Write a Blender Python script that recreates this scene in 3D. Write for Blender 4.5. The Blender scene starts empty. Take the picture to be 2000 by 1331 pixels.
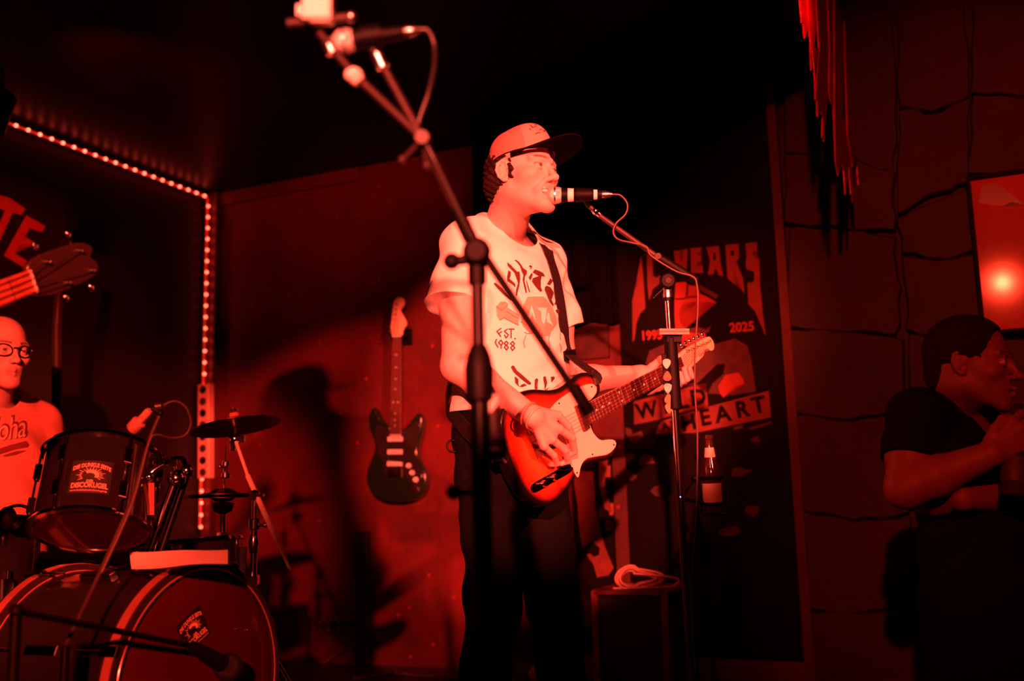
import bpy, bmesh, math, random
import numpy as np
from mathutils import Vector, Matrix
from mathutils.bvhtree import BVHTree
random.seed(7); np.random.seed(7)
S = bpy.context.scene
COL = S.collection

# ------------------------------------------------------------------ camera
CAM = np.array([0.0, 0.0, 0.76]); PITCH = math.radians(9.0); ROLL = math.radians(1.46)
FPX = 2000 * 35 / 36.0
_F = np.array([0, math.cos(PITCH), math.sin(PITCH)])
_R0 = np.array([1.0, 0, 0]); _U0 = np.array([0, -math.sin(PITCH), math.cos(PITCH)])
_R = _R0 * math.cos(ROLL) - _U0 * math.sin(ROLL)
_U = _U0 * math.cos(ROLL) + _R0 * math.sin(ROLL)
cd = bpy.data.cameras.new('camera'); cam = bpy.data.objects.new('camera', cd); COL.objects.link(cam)
cd.lens = 35; cd.sensor_width = 36; cd.clip_start = 0.05
cd.dof.use_dof = True; cd.dof.focus_distance = 2.75; cd.dof.aperture_fstop = 1.8
M = Matrix(((_R[0], _U[0], -_F[0], CAM[0]), (_R[1], _U[1], -_F[1], CAM[1]), (_R[2], _U[2], -_F[2], CAM[2]), (0, 0, 0, 1)))
cam.matrix_world = M
S.camera = cam

# ------------------------------------------------------------------ world, lights, exposure
S.view_settings.view_transform = 'Standard'; S.view_settings.look = 'None'
S.view_settings.gamma = 1.0; S.view_settings.use_curve_mapping = False
S.view_settings.exposure = 0.0
W = bpy.data.worlds.new('club_dark'); S.world = W; W.use_nodes = True
W.node_tree.nodes['Background'].inputs[0].default_value = (1.0, 0.02, 0.01, 1)
W.node_tree.nodes['Background'].inputs[1].default_value = 0.003
RED = (1.0, 0.088, 0.050)
def spot(name, loc, target, power, angle, blend=0.5, radius=0.05, color=RED):
    l = bpy.data.lights.new(name, 'SPOT'); l.energy = power; l.color = color
    l.spot_size = math.radians(angle); l.spot_blend = blend; l.shadow_soft_size = radius
    o = bpy.data.objects.new(name, l); COL.objects.link(o); o.location = loc
    d = Vector(target) - Vector(loc); o.rotation_euler = d.to_track_quat('-Z', 'Y').to_euler()
    return o
# stage lamps of the room; the fill spots are unseen extras for single things
spot('stage_spot_right', (1.90, -1.2, 2.32), (0.19, 2.8, 1.30), 3200, 16.0, 0.35, 0.04)
spot('stage_spot_left', (-0.25, -2.7, 1.80), (0.00, 2.8, 1.24), 5600, 14.6, 0.35, 0.04)
spot('stage_spot_drums', (-0.25, -2.7, 1.85), (-1.43, 2.85, 0.92), 4300, 15.5, 0.6, 0.07, (1.0, 0.060, 0.028))
spot('fill_spot_bass_drum', (-0.10, -2.7, 1.85), (-0.86, 2.3, 0.42), 2600, 8.5, 0.6, 0.07, (1.0, 0.060, 0.028))  # added fill, lights the bass drum and spares the wall
spot('fill_spot_poster', (0.2, -1.6, 2.0), (0.75, 4.2, 1.40), 1700, 12, 0.95, 0.06, (1.0, 0.05, 0.02))  # added fill to lift the poster lettering
spot('fill_spot_fringe', (2.2, 0.6, 1.9), (0.86, 2.70, 2.28), 520, 13, 0.9, 0.05, (1.0, 0.03, 0.012))  # added fill for the drip fringe, no such lamp hangs there
spot('fill_spot_letters', (-0.6, -2.7, 2.1), (-2.0, 3.6, 1.75), 1500, 9, 0.8, 0.05, (1.0, 0.03, 0.012))  # unseen helper that brightens the backdrop letters
spot('stage_spot_side', (-2.3, 1.2, 2.30), (0.0, 4.3, 0.85), 35, 36, 0.95, 0.06, (1.0, 0.03, 0.012))

# ------------------------------------------------------------------ projection helpers and room axes
def at(px, py, d):
    x = (px - 1000) / FPX * d; y = (665.5 - py) / FPX * d
    return CAM + _F * d + _R * x + _U * y
def ray(px, py):
    v = _F + _R * ((px - 1000) / FPX) + _U * ((665.5 - py) / FPX)
    return v / np.linalg.norm(v)
def on_plane(px, py, p0, n):
    v = ray(px, py); t = np.dot(np.asarray(p0) - CAM, n) / np.dot(v, n)
    return CAM + v * t
AZ = math.radians(24.8)
E1 = np.array([math.cos(AZ), -math.sin(AZ), 0.0])      # along the side wall, towards the audience
E2 = np.array([math.sin(AZ), math.cos(AZ), 0.0])       # away from the camera, into the side wall
EZ = np.array([0, 0, 1.0])
def room(u, v, z): return E1 * u + E2 * v + EZ * z
VW = float(np.dot(at(775, 800, 4.84), E2))             # side wall
UL = -3.72                                             # wall behind the drums
ZC = 2.46                                              # stage ceiling
UE = -0.42                                             # stage front edge
ZF = -0.66                                             # audience floor
WALLP = room(0, VW, 0)

# ------------------------------------------------------------------ materials
MATS = {}
def mat(name, col, rough=0.5, metal=0.0, var=0.12, scale=18.0, bump=0.0, coat=0.0, spec=0.5, emit=None, estr=0.0, attr=None, bscale=None, sheen=0.0):
    if name in MATS: return MATS[name]
    m = bpy.data.materials.new(name); m.use_nodes = True; nt = m.node_tree; b = nt.nodes['Principled BSDF']
    b.inputs['Roughness'].default_value = rough; b.inputs['Metallic'].default_value = metal
    b.inputs['Coat Weight'].default_value = coat; b.inputs['Coat Roughness'].default_value = 0.08
    b.inputs['Specular IOR Level'].default_value = spec
    b.inputs['Sheen Weight'].default_value = sheen
    tc = nt.nodes.new('ShaderNodeTexCoord')
    n = nt.nodes.new('ShaderNodeTexNoise'); n.inputs['Scale'].default_value = scale; n.inputs['Detail'].default_value = 5
    nt.links.new(tc.outputs['Object'], n.inputs['Vector'])
    mx = nt.nodes.new('ShaderNodeMix'); mx.data_type = 'RGBA'; mx.blend_type = 'MULTIPLY'
    mr = nt.nodes.new('ShaderNodeMapRange'); mr.inputs['From Min'].default_value = 0.3; mr.inputs['From Max'].default_value = 0.7
    mr.inputs['To Min'].default_value = 1 - var; mr.inputs['To Max'].default_value = 1 + var
    nt.links.new(n.outputs['Fac'], mr.inputs['Value'])
    mx.inputs['Factor'].default_value = 1.0
    if attr:
        a = nt.nodes.new('ShaderNodeAttribute'); a.attribute_name = attr
        nt.links.new(a.outputs['Color'], mx.inputs['A'])
    else:
        mx.inputs['A'].default_value = (*col, 1)
    nt.links.new(mr.outputs['Result'], mx.inputs['B'])
    nt.links.new(mx.outputs['Result'], b.inputs['Base Color'])
    if bump:
        n2 = nt.nodes.new('ShaderNodeTexNoise'); n2.inputs['Scale'].default_value = bscale or scale * 3; n2.inputs['Detail'].default_value = 6
        nt.links.new(tc.outputs['Object'], n2.inputs['Vector'])
        bp = nt.nodes.new('ShaderNodeBump'); bp.inputs['Strength'].default_value = bump; bp.inputs['Distance'].default_value = 0.01
        nt.links.new(n2.outputs['Fac'], bp.inputs['Height']); nt.links.new(bp.outputs['Normal'], b.inputs['Normal'])
    if emit:
        b.inputs['Emission Color'].default_value = (*emit, 1); b.inputs['Emission Strength'].default_value = estr
    MATS[name] = m
    return m
def glass(name, col, rough=0.05):
    m = bpy.data.materials.new(name); m.use_nodes = True; b = m.node_tree.nodes['Principled BSDF']
    b.inputs['Base Color'].default_value = (*col, 1); b.inputs['Roughness'].default_value = rough
    b.inputs['Transmission Weight'].default_value = 0.9; b.inputs['IOR'].default_value = 1.45
    return m
mBLACK = mat('black_metal', (.0025, .0018, .0018), .40, .0, .15, 40, spec=.15)
mMATTE = mat('black_plastic', (.0022, .0016, .0016), .55, 0, .15, 60, .05, spec=.12)
mCHROME = mat('chrome', (.75, .75, .77), .12, 1.0, .05, 30)
mSTEEL = mat('brushed_steel', (.5, .5, .52), .3, 1.0, .1, 90)
mGREY = mat('dark_grey_paint', (.032, .018, .018), .45, 0, .15, 40, spec=.25)
mSILV = mat('pale_silver_grille', (.72, .70, .68), .35, .55, .12, 400, .4, bscale=900)
mWHITE = mat('white_plastic', (.78, .77, .74), .45, 0, .05, 30)
mTAPE = mat('white_tape', (.80, .78, .74), .7, 0, .08, 90)
mCABLE = mat('black_cable', (.012, .010, .010), .4, 0, .1, 60)
mCABLE2 = mat('pale_cable', (.075, .04, .04), .55, 0, .1, 60)

# ------------------------------------------------------------------ mesh primitives: (verts, faces)
def A(x): return np.asarray(x, float)
def norm(v): v = A(v); return v / (np.linalg.norm(v) + 1e-12)
def merge(*ms):
    V = []; Fc = []; o = 0
    for v, f in ms:
        V.extend([tuple(p) for p in v]); Fc.extend([tuple(i + o for i in q) for q in f]); o += len(v)
    return V, Fc
def frame(d):
    d = norm(d); a = A((0, 0, 1)) if abs(d[2]) < .9 else A((1, 0, 0))
    x = norm(np.cross(a, d)); y = np.cross(d, x); return x, y, d
def obox(c, ax, h):
    """box with centre c, three axes ax, half sizes h, slightly chamfered"""
    c = A(c); X, Y, Z = [norm(a) for a in ax]; V = []; b = min(h) * .18
    for sz in (-1, 1):
        for (ex, ey, ez) in ((b, b, 0), (0, 0, b)) if sz == -1 else ((0, 0, b), (b, b, 0)):
            for sx, sy in ((-1, -1), (1, -1), (1, 1), (-1, 1)):
                V.append(c + X * sx * (h[0] - ex) + Y * sy * (h[1] - ey) + Z * sz * (h[2] - ez))
    Fc = [(3, 2, 1, 0), (12, 13, 14, 15)]
    for k in range(3):
        for i in range(4):
            j = (i + 1) % 4
            Fc.append((k * 4 + i, k * 4 + j, k * 4 + 4 + j, k * 4 + 4 + i))
    return V, Fc
def rbox(u0, u1, v0, v1, z0, z1):
    return obox(room((u0 + u1) / 2, (v0 + v1) / 2, (z0 + z1) / 2), (E1, E2, EZ), (abs(u1 - u0) / 2, abs(v1 - v0) / 2, abs(z1 - z0) / 2))
def tube(pts, r, n=10, caps=True):
    pts = [A(p) for p in pts]; m = len(pts)
    rr = [r] * m if np.isscalar(r) else list(r)
    V = []; Fc = []; x = None
    for i, p in enumerate(pts):
        d = norm(pts[min(i + 1, m - 1)] - pts[max(i - 1, 0)])
        if x is None: x, y, _ = frame(d)
        else:
            x = norm(x - d * np.dot(x, d)); y = np.cross(d, x)
        for k in range(n):
            a = 2 * math.pi * k / n; V.append(p + (x * math.cos(a) + y * math.sin(a)) * rr[i])
    for i in range(m - 1):
        for k in range(n):
            k2 = (k + 1) % n; Fc.append((i * n + k, i * n + k2, (i + 1) * n + k2, (i + 1) * n + k))
    if caps:
        Fc.append(tuple(range(n - 1, -1, -1))); Fc.append(tuple((m - 1) * n + k for k in range(n)))
    return V, Fc
def rod(a, b, r, n=12): return tube([a, b], r, n)
def lathe(o, d, prof, n=28, loop=False):
    """prof: list of (height along d, radius)"""
    o = A(o); x, y, d = frame(d); V = []; Fc = []
    for h, r in prof:
        for k in range(n):
            a = 2 * math.pi * k / n; V.append(o + d * h + (x * math.cos(a) + y * math.sin(a)) * max(r, 1e-5))
    for i in range(len(prof) - 1):
        for k in range(n):
            k2 = (k + 1) % n; Fc.append((i * n + k, i * n + k2, (i + 1) * n + k2, (i + 1) * n + k))
    if loop:
        q = (len(prof) - 1) * n
        for k in range(n): Fc.append((q + k, q + (k + 1) % n, (k + 1) % n, k))
        return V, Fc
    if prof[0][1] > 1e-4: Fc.append(tuple(range(n - 1, -1, -1)))
    if prof[-1][1] > 1e-4: Fc.append(tuple((len(prof) - 1) * n + k for k in range(n)))
    return V, Fc
def ball(c, r, n=16, sc=(1, 1, 1), ax=None):
    c = A(c); X, Y, Z = ax if ax is not None else (A((1, 0, 0)), A((0, 1, 0)), A((0, 0, 1)))
    V = []; Fc = []; m = n // 2
    for i in range(m + 1):
        t = math.pi * i / m
        for k in range(n):
            a = 2 * math.pi * k / n
            V.append(c + r * (X * sc[0] * math.sin(t) * math.cos(a) + Y * sc[1] * math.sin(t) * math.sin(a) + Z * sc[2] * math.cos(t)))
    for i in range(m):
        for k in range(n):
            k2 = (k + 1) % n; Fc.append((i * n + k, (i + 1) * n + k, (i + 1) * n + k2, i * n + k2))
    return V, Fc
def ring(c, d, R, r, n=40, m=8):
    x, y, d = frame(d); c = A(c); V = []; Fc = []
    for i in range(n):
        a = 2 * math.pi * i / n; e = x * math.cos(a) + y * math.sin(a)
        for k in range(m):
            b = 2 * math.pi * k / m; V.append(c + e * (R + r * math.cos(b)) + d * r * math.sin(b))
    for i in range(n):
        for k in range(m):
            Fc.append((i * m + k, ((i + 1) % n) * m + k, ((i + 1) % n) * m + (k + 1) % m, i * m + (k + 1) % m))
    return V, Fc
def spline(pts, n=8, closed=False):
    pts = [A(p) for p in pts]; m = len(pts); out = []
    rng = range(m) if closed else range(m - 1)
    for i in rng:
        if closed: p0, p1, p2, p3 = pts[i - 1], pts[i], pts[(i + 1) % m], pts[(i + 2) % m]
        else: p0, p1, p2, p3 = pts[max(i - 1, 0)], pts[i], pts[i + 1], pts[min(i + 2, m - 1)]
        for k in range(n):
            t = k / n
            out.append(.5 * ((2 * p1) + (-p0 + p2) * t + (2 * p0 - 5 * p1 + 4 * p2 - p3) * t * t + (-p0 + 3 * p1 - 3 * p2 + p3) * t ** 3))
    if not closed: out.append(pts[-1])
    return out
def prism(outline, fr, n0, n1, bev=0.0):
    """outline [(s,t)] in frame fr=(O,As,T,N), extruded from n0 to n1 along N"""
    O, As, T, N = fr; k = len(outline); V = []
    c = np.mean([A(p) for p in outline], axis=0)
    def lay(n, sh):
        for p in outline:
            q = A(p); q = q - norm(q - c) * sh; V.append(O + As * q[0] + T * q[1] + N * n)
    if bev: lay(n0, bev); lay(n0 + bev, 0); lay(n1 - bev, 0); lay(n1, bev); L = 4
    else: lay(n0, 0); lay(n1, 0); L = 2
    Fc = [tuple(range(k - 1, -1, -1)), tuple((L - 1) * k + i for i in range(k))]
    for j in range(L - 1):
        for i in range(k):
            i2 = (i + 1) % k; Fc.append((j * k + i, j * k + i2, (j + 1) * k + i2, (j + 1) * k + i))
    return V, Fc

# ------------------------------------------------------------------ scene objects
SHIFT = {}
def mk(name, vf, m, parent=None, loc=None, smooth=False, col=None):
    V, Fc = vf; V = np.asarray(V, float)
    me = bpy.data.meshes.new(name)
    sh = SHIFT[parent.name] if parent is not None else (A(loc) if loc is not None else A((V[:, 0].mean(), V[:, 1].mean(), V[:, 2].min())))
    me.from_pydata((V - sh).tolist() if len(V) < 20000 else [], [], Fc if len(V) < 20000 else [])
    if len(V) >= 20000:
        Q = np.asarray(Fc, np.int32)
        me.vertices.add(len(V)); me.vertices.foreach_set('co', (V - sh).astype(np.float32).ravel())
        me.loops.add(Q.size); me.loops.foreach_set('vertex_index', Q.ravel())
        me.polygons.add(len(Q)); me.polygons.foreach_set('loop_start', np.arange(0, Q.size, 4, dtype=np.int32))
        me.update(calc_edges=True); me.validate()
    if col is not None:
        ca = me.color_attributes.new('Col', 'FLOAT_COLOR', 'POINT')
        c4 = np.ones((len(V), 4), np.float32); c4[:, :3] = col; ca.data.foreach_set('color', c4.ravel())
    if len(V) < 20000:
        bm = bmesh.new(); bm.from_mesh(me); bmesh.ops.recalc_face_normals(bm, faces=bm.faces); bm.to_mesh(me); bm.free()
    me.materials.append(m)
    o = bpy.data.objects.new(name, me); COL.objects.link(o)
    if parent is not None: o.parent = parent
    else: o.location = sh
    SHIFT[o.name] = sh
    if smooth:
        me.polygons.foreach_set('use_smooth', [True] * len(me.polygons))
        if smooth == 'auto':
            for e in me.edges: pass
            me.set_sharp_from_angle(angle=math.radians(38))
    return o
def thing(name, loc, label, cat, group=None):
    o = bpy.data.objects.new(name, None); COL.objects.link(o); o.location = A(loc); o.empty_display_size = .05
    SHIFT[o.name] = A(loc); return tag(o, label, cat, group)
def tag(o, label, cat, group=None):
    o['label'] = label; o['category'] = cat
    if group: o['group'] = group
    return o
def struct(o): o['kind'] = 'structure'; return o

def text2d(s, size=1.0, offset=0.0, spacing=1.0):
    """filled default-font text as 2d triangles"""
    cu = bpy.data.curves.new('lettering', 'FONT'); cu.body = s; cu.size = size; cu.offset = offset; cu.space_character = spacing
    cu.align_x = 'CENTER'; cu.align_y = 'CENTER'; cu.fill_mode = 'FRONT'; cu.resolution_u = 3
    ob = bpy.data.objects.new('lettering', cu); COL.objects.link(ob)
    dg = bpy.context.evaluated_depsgraph_get(); me = bpy.data.meshes.new_from_object(ob.evaluated_get(dg))
    V = [(v.co.x, v.co.y) for v in me.vertices]; Fc = [tuple(p.vertices) for p in me.polygons]
    bpy.data.objects.remove(ob); bpy.data.curves.remove(cu); bpy.data.meshes.remove(me)
    return V, Fc
def polys2d(polys, maxlen=None):
    """list of 2d outlines -> triangles, optionally subdivided"""
    bm = bmesh.new()
    for p in polys:
        vs = [bm.verts.new((x, y, 0)) for x, y in p]
        try: bm.faces.new(vs)
        except ValueError: pass
    bmesh.ops.triangulate(bm, faces=bm.faces)
    if maxlen:
        for _ in range(6):
            es = [e for e in bm.edges if e.calc_length() > maxlen]
            if not es: break
            bmesh.ops.subdivide_edges(bm, edges=es, cuts=1); bmesh.ops.triangulate(bm, faces=bm.faces)
    bm.verts.index_update()
    V = [(v.co.x, v.co.y) for v in bm.verts]; Fc = [tuple(v.index for v in f.verts) for f in bm.faces]; bm.free()
    return V, Fc
def stroke(pts, w):
    """polyline -> list of quads (outlines)"""
    out = []
    for a, b in zip(pts[:-1], pts[1:]):
        a = A(a); b = A(b); d = norm(b - a); n = A((-d[1], d[0])) * w / 2; e = d * w * .2
        out.append([tuple(a - e + n), tuple(a - e - n), tuple(b + e - n), tuple(b + e + n)])
    return out
def zoomed(pts, s, ox, oy): return [(ox + x / s, oy + y / s) for x, y in pts]
def flat(name, polys, mapper, m, parent, thick=None):
    """print made of 2d outlines carried onto a surface by mapper(x,y)->3d"""
    V, Fc = polys if (len(polys) == 2 and isinstance(polys[1], list) and polys[1] and isinstance(polys[1][0], tuple) and len(polys[1][0]) in (3, 4) and isinstance(polys[1][0][0], (int, np.integer))) else polys2d(polys)
    return mk(name, ([mapper(x, y) for x, y in V], Fc), m, parent)
# ------------------------------------------------------------------ implicit surfaces for bodies and clothes
def _f(x): return np.asarray(x, np.float32)
def s_rc(a, b, ra, rb):
    a = _f(a); b = _f(b); ab = b - a; L = float(ab @ ab) + 1e-9
    def f(P):
        t = np.clip(((P - a) @ ab) / L, 0, 1); q = P - a - t[:, None] * ab
        return np.sqrt((q * q).sum(1)) - (ra + (rb - ra) * t)
    return f
def s_ell(c, r, Rm=None):
    c = _f(c); r = _f(r); Rt = None if Rm is None else _f(Rm)
    def f(P):
        q = P - c
        if Rt is not None: q = q @ Rt
        k0 = np.sqrt(((q / r) ** 2).sum(1)); k1 = np.sqrt(((q / (r * r)) ** 2).sum(1))
        return np.where(k1 < 1e-6, -r.min(), k0 * (k0 - 1) / np.maximum(k1, 1e-6))
    return f
def s_plane(p, n):
    p = _f(p); n = _f(norm(n))
    return lambda P: (P - p) @ n
def s_loft(c0, X, Y, tab):
    """elliptic column: tab rows (z, cx, cy, a, b) along world z; X lateral, Y front"""
    c0 = _f(c0); X = _f(X); Y = _f(Y); tab = np.asarray(tab, np.float32)
    zs = tab[:, 0]
    def f(P):
        q = P - c0; z = q[:, 2]
        I = [np.interp(z, zs, tab[:, k]) for k in range(1, 5)]
        x = q @ X - I[0]; y = q @ Y - I[1]; a = I[2]; b = I[3]
        k0 = np.sqrt((x / a) ** 2 + (y / b) ** 2); k1 = np.sqrt((x / a / a) ** 2 + (y / b / b) ** 2)
        d = np.where(k1 < 1e-4, -np.minimum(a, b), k0 * (k0 - 1) / np.maximum(k1, 1e-4))
        return np.maximum(d, np.maximum(zs[0] - z, z - zs[-1])).astype(np.float32)
    return f
def smin(a, b, k):
    if k <= 0: return np.minimum(a, b)
    h = np.maximum(k - np.abs(a - b), 0) / k
    return np.minimum(a, b) - h * h * k * .25
class SDF:
    def __init__(s): s.ops = []
    def add(s, f, k=.01): s.ops.append(('u', f, k)); return s
    def sub(s, f, k=.0): s.ops.append(('s', f, k)); return s
    def cut(s, f, k=.0): s.ops.append(('i', f, k)); return s
    def off(s, f): s.ops.append(('o', f, 0)); return s
    def __call__(s, P):
        d = np.full(len(P), 9.0, np.float32)
        for op, f, k in s.ops:
            if op == 'u': d = smin(d, f(P), k)
            elif op == 's': d = -smin(-d, f(P), k)
            elif op == 'i': d = -smin(-d, -f(P), k)
            else: d = f(P, d)
        return d.astype(np.float32)
def group(f, c, r, m=.05):
    c = _f(c)
    def g(P):
        q = P - c; d = np.sqrt((q * q).sum(1)) - np.float32(r); k = d < m
        if k.any(): d[k] = f(P[k])
        return d
    return g
def shell(th): return lambda P, d: np.maximum(d, -(d + th))
def waves(amps):
    """small folds: list of (amp, direction vec (rad/m), phase)"""
    def f(P, d):
        for a, k, ph in amps: d = d + a * np.sin(P @ _f(k) + ph + 1.7 * np.sin(P @ _f((k[1] * .37, k[2] * .31, k[0] * .41))))
        return d
    return f
def mesh_sdf(f, lo, hi, h, newton=1, slop=1.7):
    lo = A(lo); hi = A(hi); k = 0
    while h * 2 ** k < .07: k += 1
    sz = h * 2 ** k; n = np.ceil((hi - lo) / sz).astype(int) + 1
    I = np.stack(np.meshgrid(*[np.arange(m) for m in n], indexing='ij'), -1).reshape(-1, 3)
    off = np.array([[i, j, l] for i in (0, 1) for j in (0, 1) for l in (0, 1)])
    while True:
        c = (lo + (I + .5) * sz).astype(np.float32); I = I[np.abs(f(c)) < sz * .87 * slop + h]
        if k == 0: break
        I = (I[:, None, :] * 2 + off[None]).reshape(-1, 3); k -= 1; sz /= 2
    I = I + 2; SX = 1 << 20
    key = lambda J: (J[:, 0].astype(np.int64) * SX + J[:, 1]) * SX + J[:, 2]
    I = I[np.argsort(key(I))]
    Ck = np.unique(np.concatenate([key(I + o) for o in off]))
    Cc = np.stack([Ck // (SX * SX), (Ck // SX) % SX, Ck % SX], -1)
    val = f((lo + (Cc - 2) * h).astype(np.float32))
    cv = np.stack([val[np.searchsorted(Ck, key(I + o))] for o in off], 1)
    act = (cv.min(1) < 0) & (cv.max(1) >= 0); I = I[act]; cv = cv[act]; ck = key(I)
    edges = [(0, 1), (2, 3), (4, 5), (6, 7), (0, 2), (1, 3), (4, 6), (5, 7), (0, 4), (1, 5), (2, 6), (3, 7)]
    acc = np.zeros((len(I), 3)); cnt = np.zeros(len(I))
    for a, b in edges:
        va, vb = cv[:, a], cv[:, b]; m = (va < 0) != (vb < 0); t = np.where(m, va / np.where(m, va - vb, 1), 0)
        acc += np.where(m[:, None], off[a] + (off[b] - off[a]) * t[:, None], 0); cnt += m
    V = lo + (I - 2 + acc / cnt[:, None]) * h
    Q = []
    for ax, (ca, d1, d2) in enumerate(((4, 1, 2), (2, 2, 0), (1, 0, 1))):
        s0 = cv[:, 0] < 0; s1 = cv[:, ca] < 0; m = np.where(s0 != s1)[0]
        o1 = np.zeros(3, int); o1[d1] = 1; o2 = np.zeros(3, int); o2[d2] = 1
        J = I[m]; ids = [m]; ok = np.ones(len(m), bool)
        for o in (o1, o1 + o2, o2):
            kk = key(J - o); p = np.minimum(np.searchsorted(ck, kk), len(ck) - 1); ok &= ck[p] == kk; ids.append(p)
        q = np.stack(ids, 1)[ok]; fl = s0[m][ok]
        q[~fl] = q[~fl][:, ::-1]; Q.append(q)
    Q = np.concatenate(Q)
    for _ in range(newton):
        P = V.astype(np.float32); e = np.float32(h * .5); d0 = f(P); g = np.zeros_like(P)
        for ax in range(3):
            dv = np.zeros(3, np.float32); dv[ax] = e; g[:, ax] = (f(P + dv) - d0) / e
        g2 = np.maximum((g * g).sum(1), .25); st = np.clip(d0 / g2, -h * .6, h * .6)
        V = V - (g * st[:, None])
    return V, Q.tolist() if len(V) < 20000 else Q

# ---- human parts -------------------------------------------------------------
def head_frame(fwd, pitch=0.0, roll=0.0):
    f = norm((fwd[0], fwd[1], 0)); r = norm(np.cross(f, EZ))     # r = the person's right
    fw = f * math.cos(pitch) + EZ * math.sin(pitch); up = np.cross(r, fw)
    r2 = r * math.cos(roll) + up * math.sin(roll); up2 = np.cross(r2, fw)
    return np.stack([r2, fw, up2], 1)                         # columns: right, forward, up
def head_sdf(s0, H, R, neck_to, sc=1.0, smile=False, nr=(.055, .060), ears=True):
    H = A(H); s = SDF(); s0.add(group(s, H - EZ * .03, .24 * sc), .03)
    def L(x, y, z): return H + R @ (A((x, y, z)) * sc)
    def ell(c, r, k, Rl=None, op='add'):
        getattr(s, op)(s_ell(L(*c), A(r) * sc, R if Rl is None else R @ Rl), k)
    def rc(a, b, ra, rb, k): s.add(s_rc(L(*a), L(*b), ra * sc, rb * sc), k)
    ell((0, -.014, .036), (.074, .096, .081), .0)
    ell((0, .022, -.030), (.061, .066, .082), .03)
    for g in (-1, 1):
        rc((g * .050, -.004, -.055), (g * .018, .070, -.100), .017, .015, .022)
        ell((g * .044, .054, -.022), (.021, .026, .018), .022)
    ell((0, .078, -.104), (.020, .017, .016), .02)
    ell((0, .070, -.068), (.034, .024, .030), .018)
    s.add(s_rc(L(0, -.030, -.045), neck_to, nr[0] * sc, nr[1] * sc), .028)
    for g in (-1, 1):
        rc((g * .044, .070, .021), (g * .012, .087, .019), .010, .009, .014)
        ell((g * .031, .096, .000), (.021, .017, .0125), .012, op='sub')
    rc((0, .084, .012), (0, .107, -.030), .0070, .0085, .012)
    ell((0, .1105, -.0330), (.0098, .0100, .0092), .007)
    for g in (-1, 1):
        ell((g * .0118, .0985, -.0360), (.0074, .0095, .0072), .006)
        ell((g * .0062, .1075, -.0455), (.0040, .0055, .0035), .003, op='sub')
    if smile:
        for g in (-1, 1):
            rc((g * .027, .078, -.0620), (0, .0985, -.0605), .0035, .0050, .005)
            rc((g * .025, .077, -.0700), (0, .0955, -.0800), .0035, .0060, .005)
            rc((g * .020, .092, -.040), (g * .034, .074, -.066), .004, .004, .012)
            ell((g * .014, .091, -.0690), (.0150, .016, .0058), .002, Rl=np.array(Matrix.Rotation(g * -.12, 3, 'Y')), op='sub')
        ell((0, .0760, -.0655), (.022, .0135, .0065), .0005)
    else:
        for g in (-1, 1):
            rc((g * .023, .080, -.0655), (0, .0965, -.0625), .0035, .0052, .005)
            rc((g * .021, .079, -.0710), (0, .0945, -.0760), .0035, .0060, .005)
        ell((0, .094, -.0690), (.024, .014, .0012), .002, op='sub')
    for g in (-1, 1):
        s.add(s_ell(L(g * .031, .0765, .0005), A((.0122, .0122, .0122)) * sc), .0004)
        lid = s_ell(L(g * .031, .0765, .0005), A((.0150, .0138, .0138)) * sc, R)
        up = s_plane(L(g * .031, .0765, .0034), R @ A((0, .25, -1)))
        dn = s_plane(L(g * .031, .0765, -.0042), R @ A((0, .12, 1)))
        s.add((lambda lid, up: lambda P: np.maximum(lid(P), up(P)))(lid, up), .0025)
        s.add((lambda lid, dn: lambda P: np.maximum(lid(P), dn(P)))(lid, dn), .0025)
        if ears:
            def E(y, z): return (g * (.0715 - y * .42), y - .002, z - .003)
            hx = [E(.006, .004), E(.003, .020), E(-.008, .029), E(-.020, .022), E(-.023, .004), E(-.017, -.014), E(-.006, -.026), E(.003, -.024), E(.005, -.012)]
            es = SDF()
            Re = np.array(Matrix.Rotation(g * .40, 3, 'Z'))
            es.add(s_ell(L(g * .0740, -.010, -.002), A((.0035, .0150, .0250)) * sc, R @ Re), 0)
            for p, q in zip(hx[:-1], hx[1:]): es.add(s_rc(L(*p), L(*q), .0034 * sc, .0034 * sc), .002)
            es.add(s_rc(L(*E(-.013, .012)), L(*E(-.010, -.012)), .0028 * sc, .0028 * sc), .003)
            es.add(s_rc(L(*E(-.003, -.024)), L(*E(.001, -.026)), .0056 * sc, .0050 * sc), .003)
            s.add(es, .003)
    return L
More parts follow.
